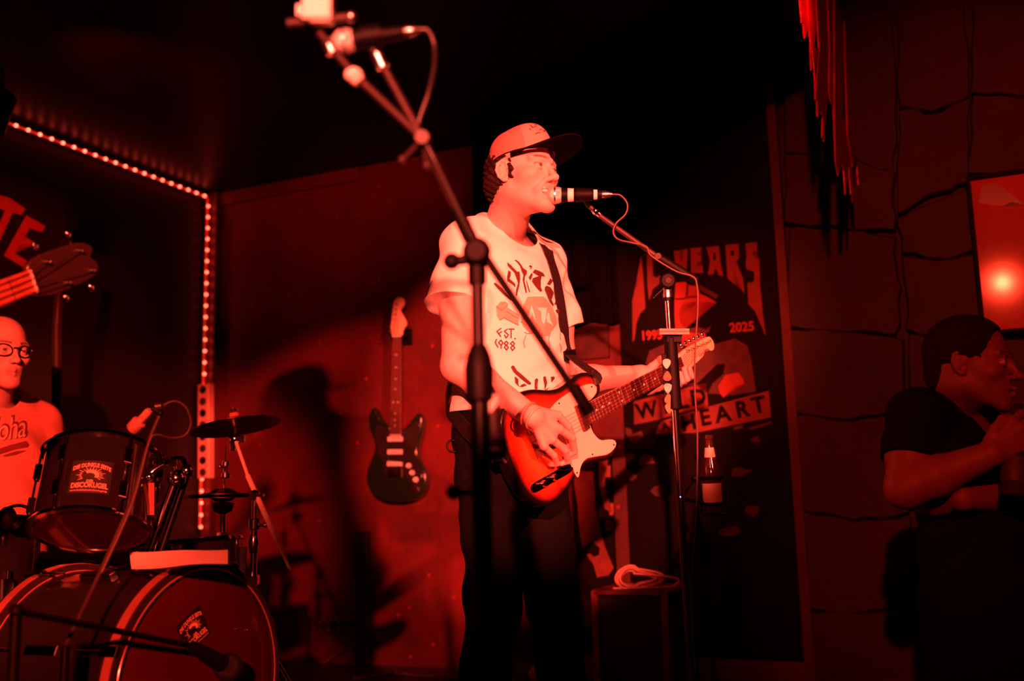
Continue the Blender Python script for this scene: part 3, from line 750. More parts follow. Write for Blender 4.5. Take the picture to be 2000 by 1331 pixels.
# ------------------------------------------------------------------ stage lamp hanging at the top-left corner
sp = thing('stage_lamp', at(-22, 150, 3.3), 'black stage lamp hanging from the ceiling at upper left edge', 'lamp')
pc = at(-18, 190, 3.3)
mk('can', lathe(pc - EZ * .06 + E1 * .01, norm(A((-.2, -.3, -1))), [(-.09, .0), (-.09, .035), (-.08, .05), (.0, .055), (.05, .06), (.055, .052), (.0, .045), (.0, 0)], 20), mBLACK, sp, smooth='auto')
mk('yoke', tube([pc + EZ * .0 + E1 * .055, pc + EZ * .09 + E1 * .05, pc + EZ * .10 - E1 * .05, pc - E1 * .055], .006, 8), mBLACK, sp)
mk('hook', rod(pc + EZ * .10, A((pc[0], pc[1], ZC)), .008), mBLACK, sp)
glow = spot('stage_lamp_beam', tuple(pc + EZ * .03 + E1 * .10), tuple(room(-2.9, 3.15, ZC)), 60, 70, .9, .03, (1, .04, .015))

# ------------------------------------------------------------------ equipment box with cable coil, bottles, floor cable
bxp = at(1235, 1156, 3.55); bu = float(np.dot(bxp, E1)); bv = float(np.dot(bxp, E2)); bt = float(bxp[2])
uL_ = float(np.dot(on_plane(1164, 1200, room(0, bv, 0), E2), E1)); uR_ = float(np.dot(on_plane(1300, 1200, room(0, bv, 0), E2), E1))
bx = thing('equipment_case', room((uL_ + uR_) / 2, bv + .15, 0), 'black upright equipment case with worn metal edges on stage', 'case')
mk('body', rbox(uL_ + .004, uR_ - .004, bv + .004, bv + .30, .0, bt - .004), mat('case_vinyl', (.018, .012, .012), .5, 0, .3, 40, .15), bx)
mEDGE = mat('worn_case_edge', (.24, .04, .03), .4, .3, .4, 20)
for (u_, v_) in ((uL_, bv), (uR_, bv), (uR_, bv + .30), (uL_, bv + .30)):
    mk('edge_strip', rbox(u_ - .012, u_ + .012, v_ - .012, v_ + .012, 0, bt), mEDGE, bx)
for (a, b, c, d) in ((uL_, uR_, bv - .012, bv + .012), (uL_, uR_, bv + .288, bv + .312), (uR_ - .012, uR_ + .012, bv, bv + .3), (uL_ - .012, uL_ + .012, bv, bv + .3)):
    mk('edge_strip', rbox(a, b, c, d, bt - .012, bt + .004), mEDGE, bx)
cl = thing('cable_coil', room((uL_ + uR_) / 2, bv + .1, bt), 'pale coiled cable lying on top of the black case', 'cable')
cc = at(1236, 1131, 3.62)
mCC = mat('pale_cable_jacket', (.75, .34, .28), .5, 0, .1, 50)
for i in range(7):
    r1 = .045 + .012 * random.random(); off = A((random.uniform(-.012, .012), 0, random.uniform(-.008, .01)))
    P = []
    for t in np.linspace(0, 2 * math.pi, 28):
        x = math.cos(t) * r1 * (1 + .9 * max(0, math.cos(t)) ** 2 * (1 + .25 * i / 3)); z = math.sin(t) * r1 * (.75 if math.cos(t) < .2 else .55)
        P.append(cc + off + _R * x + EZ * z + E2 * (.01 * i - .03 + .006 * math.sin(3 * t)))
    P = [A((p[0], p[1], max(p[2], bt + .0085))) for p in P]
    mk('loop', tube(P, .0042, 8), mCC, cl, smooth=True)
P = spline([cc + _R * -.075 - EZ * .03, cc + _R * -.05 - EZ * .045, cc + _R * .02 - EZ * .045, cc + _R * .09 - EZ * .045, cc + _R * .15 - EZ * .02, cc + _R * .16 + EZ * .0, cc + _R * .10 + EZ * .012, cc + EZ * .02])
mk('loop', tube([A((p[0], p[1] - .02, max(p[2], bt + .0085))) for p in P], .0045, 8), mCC, cl, smooth=True)

mBOT = mat('brown_bottle_glass', (.035, .012, .006), .08, 0, .1, 10, coat=.6)
mLAB = mat('beer_label_paper', (.66, .50, .40), .6, 0, .12, 25)
def bottle(base, label, up=EZ, sc=1.0, h=.26):
    t = thing('beer_bottle', base, label, 'bottle'); q = lambda pr: [(a * sc, b * sc) for a, b in pr]
    mk('glass', lathe(base, up, q([(0, .026), (.003, .031), (.12, .031), (.15, .027), (.185, .015), (.235, .0125), (.237, .0145), (.247, .0145), (.249, .012), (.25, 0)]), 24), mBOT, t, smooth='auto')
    mk('label', lathe(base, up, q([(.035, .0313), (.036, .0316), (.095, .0316), (.096, .0313)]), 24), mLAB, t, smooth='auto')
    mk('neck_label', lathe(base, up, q([(.178, .0180), (.179, .0182), (.208, .0145), (.209, .0142)]), 24), mLAB, t, smooth='auto')
    return t
fb = at(1131, 1331, 3.4); bottle(A((fb[0], fb[1], 0)), 'brown beer bottle standing on the stage floor left of the case')
fc = on_plane(760, 1316, A((0, 0, .008)), EZ)
tag(mk('floor_cable', tube(spline([on_plane(x, y, A((0, 0, .008)), EZ) for x, y in ((690, 1326), (735, 1322), (770, 1316), (800, 1319), (860, 1324), (930, 1329), (1010, 1330))]), .007, 8), mCABLE2, smooth=True), 'pale cable lying on the stage floor under the hanging guitar', 'cable')

# crumpled paper on the stage floor beside the singer's leg
rgp = random.Random(2); pcp = on_plane(1044, 1318, A((0, 0, .03)), EZ); V, Fc = ball(pcp, .03, 12)
V = [pcp + (v - pcp) * A((.9, .9, 1.1)) * rgp.uniform(.75, 1.1) for v in V]; V = [A((v[0], v[1], max(v[2], .001))) for v in V]
tag(mk('crumpled_paper', (V, Fc), mat('crumpled_paper_white', (.6, .28, .22), .8)), 'small pale crumpled paper on the floor behind the singer’s leg', 'paper')
# ------------------------------------------------------------------ people
mSKIN = mat('skin', (.6, .36, .27), .55, 0, .06, 60, .06, attr='Col', bscale=420, spec=.4)
mHAIR = mat('brown_hair', (.016, .006, .004), .7, 0, .4, 150, .6, bscale=260, spec=.12)
mSHIRT = mat('cream_cotton', (.80, .78, .72), .85, 0, .03, 40, .10, bscale=500, sheen=.1)
mJEAN = mat('black_denim', (.004, .0035, .004), .9, 0, .2, 120, .2, spec=.1)
mBCOT = mat('black_cotton', (.004, .003, .003), .9, 0, .2, 60, .2, spec=.1)
SKIN = A((.62, .35, .31)); LIP = A((.48, .17, .14)); BROW = A((.09, .025, .018))
def body_tab(sc=1.0, b=1.0):
    # z (above feet), cx, cy, half width, half depth
    return [(.90, 0, 0, .140, .095), (.97, 0, 0, .155, .105), (1.10, 0, .004, .148, .100), (1.25, 0, .008, .160, .108), (1.36, 0, .000, .160, .096), (1.43, 0, -.010, .148, .076), (1.485, 0, -.014, .108, .056), (1.53, 0, -.014, .060, .050)]

# ---- guitar frame first: the singer's hands close on it -----------------------
def from_cam(v): return norm(_R * v[0] + _U * v[1] + _F * v[2])
GA = from_cam((.678, .287, .677)); GT = from_cam((-.33, .93, -.064)); GT = norm(GT - GA * np.dot(GT, GA)); GN = norm(np.cross(GT, GA))
if np.dot(GN, _F) > 0: GN = -GN
GO = at(1055, 858, 2.60)
G = (GO, GA, GT, GN)
def gp(s, t, n): return GO + GA * s + GT * t + GN * n

# ---- singer -----------------------------------------------------------------------
FC = norm(A((.69, -.70, 0))); RC = norm(np.cross(FC, EZ))          # chest direction and his right
TC = A((-.012, 2.845, 0))                                          # torso axis on the stage floor
H = at(1021, 343, 2.79); HR = head_frame((.766, -.643), math.radians(1), 0.0); HS = 1.03
SR = TC + RC * .170 + EZ * 1.462; SL = TC - RC * .170 + EZ * 1.458
ER = at(893, 716, 2.62); WR = at(1036, 812, 2.545)
EL = A((.165, 3.09, 1.115)); WL = at(1252, 733, 3.03)
NB = TC + EZ * 1.52 - FC * .012
s = SDF()
s.add(s_loft(TC, RC, FC, body_tab()), .0)
L = head_sdf(s, H, HR, NB, HS, smile=True, nr=(.056, .062))
for g in (-1, 1):   # neck cords and trapezius
    s.add(s_rc(H + HR @ A((g * .045, -.03, -.05)), NB + RC * g * .02 + FC * .036 - EZ * .01, .013, .010), .02)
    s.add(s_rc(NB - FC * .02 + EZ * .02, TC + RC * g * .13 - FC * .01 + EZ * 1.470, .041, .038), .04)
chain(s, [SR, SR * .5 + ER * .5 + norm(RC) * .004, ER], [.052, .049, .041], .03, .03)
chain(s, [ER, ER * .66 + WR * .34, WR], [.041, .043, .0285], .02, .02)
chain(s, [SL, SL * .5 + EL * .5, EL], [.052, .049, .041], .03, .03)
chain(s, [EL, EL * .66 + WL * .34, WL], [.041, .043, .0285], .02, .02)
# picking hand: back of the hand to the camera, fingers curled over the strings
def hp(px, py, n):            # point at height n over the guitar top, seen at pixel px,py
    p0 = GO + GN * (.0 + n); return on_plane(px, py, p0, GN)
WR2 = hp(1040, 815, .062)
chain(s, [WR, WR2], [.0285, .027], .01)
sbody = s; s = SDF(); sbody.add(group(s, hp(1080, 855, .045), .13), .012)
kn = [hp(1090, 812, .066), hp(1092, 838, .070), hp(1078, 858, .066), hp(1062, 872, .058)]
for q, k0 in zip(kn, (.35, .1, -.15, -.35)):
    s.add(s_rc(WR2 + GT * k0 * .035 + GA * .008, q, .0155, .0118), .014)
s.add(s_ell(hp(1066, 838, .052), (.034, .040, .016), np.stack([norm(kn[0] - kn[3]), norm(kn[1] - WR2), norm(np.cross(kn[0] - kn[3], kn[1] - WR2))], 1)), .012)
fing = [[kn[0], hp(1110, 833, .060), hp(1119, 858, .040), hp(1112, 872, .020)],
        [kn[1], hp(1117, 856, .060), hp(1122, 882, .038), hp(1108, 892, .020)],
        [kn[2], hp(1103, 880, .054), hp(1110, 901, .032), hp(1096, 906, .016)],
        [kn[3], hp(1082, 890, .046), hp(1088, 906, .028), hp(1076, 908, .014)]]
for fp, r in zip(fing, (.0100, .0102, .0096, .0086)):
    fs = SDF()
    for j in range(3): fs.add(s_rc(fp[j], fp[j + 1], r * (1.08 - .1 * j), r * (.98 - .1 * j)), .003)
    s.add(fs, .0035)
fs = SDF()
tp = [hp(1052, 812, .050), hp(1085, 818, .040), hp(1102, 842, .030), hp(1112, 862, .018)]
for j in range(3): fs.add(s_rc(tp[j], tp[j + 1], (.017, .0125, .011)[j], (.0125, .011, .009)[j]), .005)
s.add(fs, .006)
# fretting hand wrapped round the neck
WL2 = gp(.535, -.028, -.062)
s = sbody
chain(s, [WL, WL2], [.0285, .027], .012)
s = SDF(); sbody.add(group(s, gp(.59, -.02, -.02), .13), .012)
mc = [gp(.640, -.030, -.040), gp(.618, -.040, -.040), gp(.596, -.044, -.040), gp(.572, -.044, -.040)]
for q in mc: s.add(s_rc(WL2 + (q - WL2) * .12, q, .0150, .0115), .014)
s.add(s_ell(gp(.590, -.020, -.050), (.045, .030, .016), np.stack([GA, GT, GN], 1)), .014)
for i, m in enumerate(mc):
    s0 = (.648, .622, .598, .574)[i]; fp = [m, gp(s0, -.058, -.006), gp(s0 + .002, -.046, .026), gp(s0 + .004, -.020 + .006 * (i % 2), .026)]
    r = (.0098, .0100, .0094, .0084)[i]; fs = SDF()
    for j in range(3): fs.add(s_rc(fp[j], fp[j + 1], r * (1.05 - .1 * j), r * (.97 - .1 * j)), .003)
    s.add(fs, .003)
fs = SDF()
tp = [gp(.558, -.010, -.056), gp(.572, .022, -.044), gp(.590, .036, -.018), gp(.604, .034, .008)]
for j in range(3): fs.add(s_rc(tp[j], tp[j + 1], (.018, .0125, .011)[j], (.0125, .011, .009)[j]), .006)
s.add(fs, .008)
s = sbody
V, Fc = mesh_sdf(s, (-.33, 2.38, .82), (.66, 3.28, 1.86), .0025)
V = np.asarray(V)
col = np.tile(SKIN, (len(V), 1))
hd = np.linalg.norm(V - H, axis=1) < .20
col[hd] = head_col(V[hd], col[hd], H, HR, HS, SKIN, LIP, BROW, smile=True, beard=.18)
sg = thing('person', TC, 'singing man in pale cap and printed cream T-shirt playing electric guitar', 'person')
mk('body', (V, Fc), mSKIN, sg, smooth=True, col=col)

# hair: curls behind the ear and at the nape, sideburn in front of the ear
def hl(x, y, z): return H + HR @ (A((x, y, z)) * HS)
s = SDF()
s.add(s_ell(hl(0, -.028, .015), (.0815, .088, .084), HR), 0)
s.add(s_ell(hl(0, -.082, -.030), (.056, .028, .040), HR), .02)
for g in (-1, 1):
    s.add(s_ell(hl(g * .0680, .014, .004), (.006, .007, .030), HR), .008)
    s.add(s_ell(hl(g * .062, -.055, -.015), (.016, .026, .032), HR), .015)
s.off(lambda P, d: d + .0035 * np.sin(P @ _f((190, 120, 90)) + 2 * np.sin(P @ _f((60, 110, 170)))) + .0025 * np.sin(P @ _f((110, -230, 260))))
s.cut(s_plane(hl(0, .016, .03), HR @ A((0, 1, .25))), .004)
s.sub(s_ell(hl(0, .075, -.02), (.080, .070, .075), HR), .006)
for g in (-1, 1): s.sub(s_ell(hl(g * .082, -.010, -.004), (.020, .024, .034), HR), .004)
V, Fc = mesh_sdf(s, H - .16, H + .16, .0030)
mk('hair', (V, Fc), mHAIR, sg, smooth=True)

# cap: domed crown, sweatband, curved brim
mCAPF = mat('cap_pale_foam', (.55, .23, .19), .8, 0, .04, 60, .12, bscale=700)
mCAPM = mat('cap_pale_mesh', (.50, .19, .155), .8, 0, .08, 500, .5, bscale=900)
mBRIM = mat('cap_dark_brim', (.0016, .0008, .0008), .85, 0, .15, 60, .1, spec=.05)
ct = math.radians(6)          # cap tipped back
CR = HR @ np.array(Matrix.Rotation(ct, 3, 'X'))
CO = hl(0, -.001, .0445)
def cp(x, y, z): return CO + CR @ A((x, y, z))
def crown(t0, t1, nphi=14, nth=40, grow=0):
    V = []; Fc = []
    for i in range(nphi + 1):
        p = i / nphi * math.pi / 2
        for j in range(nth + 1):
            a = t0 + (t1 - t0) * j / nth; front = max(0, math.cos(a)) ** 1.5
            rr = (max(0, math.cos(p)) ** (.55 - .12 * front)); z = math.sin(p) * (.086 + .004 * front) + front * math.sin(2 * p) * .010
            V.append(cp((.0835 + grow) * rr * math.sin(a), ((.1005 if math.cos(a) > 0 else .0960) + grow) * rr * math.cos(a) - .008 * math.sin(p), z - .004))
    m = nth + 1
    for i in range(nphi):
        for j in range(nth): Fc.append((i * m + j, i * m + j + 1, (i + 1) * m + j + 1, (i + 1) * m + j))
    return V, Fc
cpo = mk('cap_crown', merge(crown(-.85, .85)), mCAPF, sg, smooth=True)
mk('cap_back_mesh', merge(crown(.85, 2 * math.pi - .85, 14, 60)), mCAPM, sg, smooth=True)
mk('cap_button', ball(cp(0, -.008, .084), .007, 10, (1, 1, .6)), mCAPF, sg, smooth=True)
V = []; Fc = []; nr_, na = 10, 30
for side in (0, 1):
    for i in range(nr_ + 1):
        t = i / nr_
        for j in range(na + 1):
            a = -1.32 + 2.64 * j / na; e = (abs(a) / 1.32)
            ext = .098 * math.sqrt(max(0, 1 - e ** 2.6))
            x = .0845 * math.sin(a) * (1 + .02 * t); y = .1015 * math.cos(a) + ext * t
            z = -.003 - .014 * (x / .08) ** 2 * (.3 + .7 * t) + .002 * t - (.004 if side else 0)
            V.append(cp(x, y, z))
m = na + 1; o2 = (nr_ + 1) * m
for i in range(nr_):
    for j in range(na):
        q = (i * m + j, i * m + j + 1, (i + 1) * m + j + 1, (i + 1) * m + j); Fc.append(q); Fc.append(tuple(o2 + k for k in q[::-1]))
for j in range(na): Fc.append((nr_ * m + j, nr_ * m + j + 1, o2 + nr_ * m + j + 1, o2 + nr_ * m + j))
mk('cap_brim', (V, Fc), mBRIM, sg, smooth='auto')
# small dark embroidery on the front panel
mINK = mat('print_dark_red', (.055, .010, .008), .8, 0, .15, 60)
mINK2 = mat('print_salmon', (.62, .33, .25), .8, 0, .06, 60)
mINK3 = mat('print_grey_line', (.30, .13, .10), .8, 0, .1, 60)
def surf_mapper(ob, off=.0015):
    me = ob.data; base = SHIFT[ob.name]
    bv = BVHTree.FromPolygons([Vector(v.co) + Vector(base) for v in me.vertices], [tuple(p.vertices) for p in me.polygons])
    def f(x, y):
        v = ray(x, y); h, n, i, d = bv.ray_cast(Vector(CAM), Vector(v))
        if h is None: return CAM + v * 2.75
        n = A(n); n = n if np.dot(n, v) < 0 else -n
        return A(h) + n * off - v * .0006
    f.bvh = bv
    return f
def onsurf(name, polys, mapper, m, parent, step=5.0):
    V, Fc = polys2d(polys, step)
    V3 = []; ok = []
    for x, y in V:
        h = mapper.bvh.ray_cast(Vector(CAM), Vector(ray(x, y)))[0]; ok.append(h is not None); V3.append(mapper(x, y))
    Fc = [f for f in Fc if all(ok[i] for i in f)]
    if not Fc: return None
    return mk(name, (V3, Fc), m, parent)
bpy.context.view_layer.update()
cm = surf_mapper(cpo, .0008)
ZC_ = lambda P: zoomed(P, 6.05, 930, 220)
onsurf('cap_embroidery', [p for st in ([(750, 205), (800, 190), (840, 215), (790, 215), (835, 235)], [(700, 255), (730, 240), (755, 240)], [(640, 150), (665, 180), (710, 165)], [(630, 190), (645, 205)], [(690, 140), (715, 150)]) for p in stroke(ZC_(st), 1.6)], cm, mINK, sg)

# T-shirt
s = SDF()
tt = [(.985, 0, .012, .196, .150), (1.04, 0, .012, .194, .150), (1.12, 0, .014, .188, .142), (1.24, 0, .014, .188, .138), (1.36, 0, .010, .192, .135), (1.44, 0, .0, .182, .118), (1.495, 0, -.008, .142, .090), (1.54, 0, -.012, .092, .078), (1.57, 0, -.014, .072, .070)]
s.add(s_loft(TC, RC, FC, tt), 0)
for Sx, Ex, g in ((SR, ER, 1), (SL, EL, -1)):
    s.add(s_rc(NB - FC * .012 + EZ * .012 + RC * g * .03, Sx + EZ * .004 - RC * g * .01, .067, .066), .04)
    dirv = norm(Ex - Sx)
    m_ = Sx + dirv * .10 + RC * g * .012 + (A((-.010, 0, 0)) if g == 1 else 0); e_ = Sx + dirv * .235 + RC * g * .018 + (A((-.016, 0, 0)) if g == 1 else 0)
    fs = SDF(); fs.add(s_rc(Sx - RC * g * .01, e_, .064, .076), .02)
    fs.cut(s_plane(Sx + dirv * .192, dirv + A((0, 0, -.12 * g))), .002)
    s.add(fs, .035)
s.off(waves([(.0030, (26, 9, 31), .4), (.0022, (-18, 30, 42), 1.1), (.0015, (55, -20, 30), 2.0), (.0012, (20, 60, -70), .3)]))
s.off(shell(.0080))
s.sub(s_rc(TC + EZ * 1.55 - FC * .02, TC + EZ * 1.70 + FC * .05, .076, .10), .002)
s.sub(s_rc(TC + EZ * 1.535 + FC * .045, TC + EZ * 1.70 + FC * .16, .074, .09), .003)
s.cut(s_plane(TC + EZ * 1.005, A((0, 0, -1.0)) - RC * .03), .001)
V, Fc = mesh_sdf(s, (-.40, 2.45, .95), (.45, 3.30, 1.60), .0030)
shirt = mk('tshirt', (V, Fc), mSHIRT, sg, smooth=True)

# trousers, belt and shoes
s = SDF()
hips = TC + EZ * .95
s.add(s_ell(TC + EZ * .97, (.175, .128, .13), np.stack([RC, FC, EZ], 1)), 0)
for g, kn_, an in ((1, TC + RC * .105 + FC * .03 + EZ * .50, TC + RC * .135 - FC * .02 + EZ * .08), (-1, TC - RC * .10 + FC * .05 + EZ * .50, TC - RC * .13 + FC * .07 + EZ * .08)):
    chain(s, [TC + RC * g * .088 + EZ * .90, kn_, an], [.098, .074, .066], .04, .03)
s.off(waves([(.003, (14, 22, 33), .4), (.002, (-30, 20, 52), 1.3)]))
s.cut(s_plane(TC + EZ * 1.045, EZ), .003)
V, Fc = mesh_sdf(s, TC + A((-.4, -.4, .03)), TC + A((.4, .4, 1.1)), .006)
mk('trousers', (V, Fc), mJEAN, sg, smooth=True)
for g, an in ((1, TC + RC * .135 - FC * .02), (-1, TC - RC * .13 + FC * .07)):
    s = SDF(); s.add(s_rc(an - FC * .03 + EZ * .04, an + FC * .15 + EZ * .032, .045, .038), 0); s.add(s_rc(an + EZ * .05, an + EZ * .11, .046, .05), .03)
    s.cut(s_plane(an + EZ * .001, -EZ), .002)
    V, Fc = mesh_sdf(s, an + A((-.3, -.3, -.02)), an + A((.3, .3, .2)), .006)
    mk('shoe', (V, Fc), mMATTE, sg, smooth=True)
# carabiner with keys at the right hip
kc = at(884, 872, 2.74)
mk('carabiner', ring(kc, norm(A((.3, -1, 0))), .016, .0028, 24, 6), mBLACK, sg, smooth=True)
bpy.context.view_layer.update()
o_ = bpy.context.scene.objects.get('carabiner')
# bracelets on the picking wrist
bdir = norm(WR2 - ER)
mk('bracelet', ring(WR2 + bdir * .004, bdir, .0305, .0028, 40, 6), mat('bead_bracelet', (.70, .36, .28), .5, 0, .3, 300), sg, smooth=True)
mk('bracelet', ring(WR2 - bdir * .014, bdir + GT * .15, .0315, .0032, 40, 6), mat('woven_bracelet', (.45, .20, .15), .7, 0, .4, 300), sg, smooth=True)

# shirt print
bpy.context.view_layer.update()
sm = surf_mapper(shirt, .0012)
ZS = lambda P: zoomed(P, 6.655, 940, 490)
ZT = lambda P: zoomed(P, 8.875, 940, 640)
for P in ([(335, 150), (385, 190), (440, 250), (465, 275), (490, 270), (500, 300), (505, 370), (490, 470), (470, 540), (462, 590), (448, 585), (450, 510), (475, 420), (482, 340), (470, 320), (430, 290), (380, 240), (340, 195)],
          [(350, 258), (385, 280), (380, 330), (365, 365), (400, 395), (440, 435), (442, 480), (400, 440), (335, 395), (335, 340)],
          [(430, 125), (455, 120), (490, 150), (520, 190), (545, 230), (590, 260), (590, 300), (565, 340), (560, 400), (580, 480), (590, 550), (575, 550), (555, 470), (535, 380), (545, 320), (520, 260), (500, 200), (460, 150)],
          [(575, 380), (590, 400), (612, 470), (632, 540), (620, 545), (598, 470)],
          [(618, 200), (640, 190), (660, 210), (640, 245), (630, 240), (640, 215), (625, 218)],
          [(665, 285), (690, 245), (740, 260), (800, 290), (825, 335), (780, 335), (770, 400), (770, 470), (790, 520), (770, 540), (720, 490), (655, 400), (665, 360), (710, 400), (745, 440), (745, 330), (700, 305)],
          [(625, 330), (650, 290), (668, 310), (655, 350), (635, 390), (612, 350)],
          [(895, 358), (930, 395), (890, 450), (850, 435)],
          [(825, 470), (850, 455), (900, 480), (940, 545), (920, 550), (885, 525), (885, 560), (910, 640), (940, 700), (930, 730), (880, 660), (845, 570), (820, 510)],
          [(985, 630), (1005, 640), (1000, 670), (950, 715), (948, 680)],
          [(960, 775), (1020, 740), (1020, 790), (985, 820)],
          [(955, 430), (965, 420), (985, 480), (1005, 560), (1010, 610), (1000, 615), (985, 540)],
          [(160, 430), (185, 415), (260, 480), (330, 560), (400, 640), (370, 640), (290, 570), (200, 480)]):
    onsurf('print_letter', [ZS(P)], sm, mINK, shirt)
onsurf('print_cap', [ZS([(600, 600), (800, 598), (840, 625), (920, 740), (970, 860), (975, 960), (900, 1060), (870, 1110), (780, 1110), (740, 1060), (640, 1080), (540, 980), (520, 900), (545, 720), (575, 650)])], sm, mINK2, shirt)
sm2 = surf_mapper(shirt, .0020)
onsurf('print_cap_letter', [ZS(P) for P in ([(600, 870), (650, 715), (680, 800), (700, 900), (680, 880), (655, 800), (640, 880)], [(715, 740), (845, 745), (840, 790), (800, 790), (830, 900), (810, 960), (780, 920), (770, 790), (740, 775)], [(860, 800), (880, 830), (890, 900), (930, 980), (890, 950), (850, 930), (840, 860)])], sm2, mSHIRT, shirt)
onsurf('print_bone', [ZS([(195, 725), (250, 665), (310, 660), (345, 690), (340, 740), (390, 770), (490, 830), (480, 970), (290, 880), (240, 900), (205, 850)])], sm, mINK2, shirt)
onsurf('print_line', [p for st in ([(195, 725), (270, 780), (345, 700)], [(260, 700), (320, 670)], [(240, 905), (300, 870), (400, 930), (480, 970)], [(330, 790), (420, 850), (490, 880)], [(520, 860), (570, 920)], [(510, 920), (580, 980)], [(560, 1060), (590, 1080), (740, 1065), (750, 1040)], [(580, 1100), (545, 1190), (560, 1260)], [(890, 1070), (870, 1150), (890, 1280)], [(780, 1130), (810, 1130)], [(800, 1260), (840, 1240), (880, 1270)], [(990, 890), (1010, 950), (1020, 1020)], [(1020, 1060), (1025, 1160)], [(1015, 1210), (1035, 1260), (1030, 1320)]) for p in stroke(ZS(st), 1.1)], sm2, mINK3, shirt)
for st in ([(270, 70), (345, 15)], [(270, 70), (340, 160)], [(305, 105), (355, 75)], [(450, 30), (400, 70), (470, 130), (430, 185), (400, 130)], [(470, 30), (570, 30)], [(515, 35), (515, 185)], [(575, 190), (590, 205)], [(265, 205), (245, 265), (290, 345)],
           [(340, 220), (300, 265), (345, 310), (375, 270), (340, 220)], [(345, 300), (345, 365)], [(430, 240), (395, 280), (440, 310), (465, 270), (430, 240)], [(430, 305), (400, 345), (440, 390), (470, 345), (430, 305)], [(540, 245), (505, 285), (545, 320), (575, 285), (540, 245)], [(545, 315), (510, 350), (540, 400), (580, 350), (545, 315)]):
    onsurf('print_stroke', stroke(ZT(st), 2.3), sm, mINK, shirt)
for P in ([(510, 690), (535, 660), (570, 670), (620, 750), (740, 850), (860, 960), (855, 995), (810, 990), (680, 890), (560, 780)], [(575, 855), (600, 860), (640, 900), (640, 980), (655, 1030), (640, 1020), (585, 960)], [(655, 1030), (700, 990), (745, 975), (790, 1005), (720, 1035)],
          [(925, 900), (960, 880), (985, 900), (970, 1000), (975, 1055), (965, 1090), (925, 1085), (920, 1000)], [(1070, 860), (1105, 845), (1120, 870), (1140, 960), (1120, 1040), (1095, 1090), (1090, 1000), (1075, 920)], [(1200, 860), (1260, 850), (1270, 890), (1210, 960)],
          [(850, 1080), (900, 1075), (1000, 1110), (1090, 1090), (1180, 1030), (1120, 1110), (1030, 1145), (960, 1160), (900, 1140)]):
    onsurf('print_letter', [ZT(P)], sm, mINK, shirt)
# ------------------------------------------------------------------ guitars
def poly_sdf(outl):
    P0 = np.asarray(outl, np.float32); P1 = np.roll(P0, -1, 0)
    def f(Q):
        d = np.full(len(Q), 9.0, np.float32); sgn = np.ones(len(Q), np.float32)
        for a, b in zip(P0, P1):
            e = b - a; w = Q - a; t = np.clip((w @ e) / float(e @ e + 1e-12), 0, 1); r = w - t[:, None] * e
            d = np.minimum(d, (r * r).sum(1))
            c1 = Q[:, 1] >= a[1]; c2 = Q[:, 1] < b[1]; c3 = e[0] * w[:, 1] > e[1] * w[:, 0]
            fl = (c1 & c2 & c3) | (~c1 & ~c2 & ~c3); sgn[fl] *= -1
        return sgn * np.sqrt(d)
    return f
def guitar_body(name, outl, frm, th, parent, h=.0045, rnd=.006, burst=None, m=None, tilt=None):
    O, As, T, N = frm; f2 = poly_sdf(outl); B = np.stack([As, T, N], 1).astype(np.float32)
    def f(P):
        q = P; d2 = f2(q[:, :2]) + rnd; dz = np.abs(q[:, 2] + th / 2) - th / 2 + rnd
        w = np.stack([np.maximum(d2, 0), np.maximum(dz, 0)], 1)
        return (np.sqrt((w * w).sum(1)) + np.minimum(np.maximum(d2, dz), 0) - rnd).astype(np.float32)
    o = np.asarray(outl); lo = (*(o.min(0) - .01), -th - .01); hi = (*(o.max(0) + .01), .01)
    V, Fc = mesh_sdf(f, lo, hi, h)
    V = np.asarray(V); d = -f2(V[:, :2].astype(np.float32))
    W3 = O + V @ B.T.astype(float)
    col = None
    if burst:
        c_in, c_mid, c_out = [A(c) for c in burst]
        t = np.clip(d / .075, 0, 1)[:, None]; t[V[:, 2] < -.010] = 0
        col = np.where(t < .45, c_out + (c_mid - c_out) * np.clip((t - .14) / .31, 0, 1), c_mid + (c_in - c_mid) * (t - .45) / .55)
    return mk(name, (W3, Fc), m, parent, smooth=True, col=col)
def fret_s(n, scale): return scale * 2 ** (-n / 12)
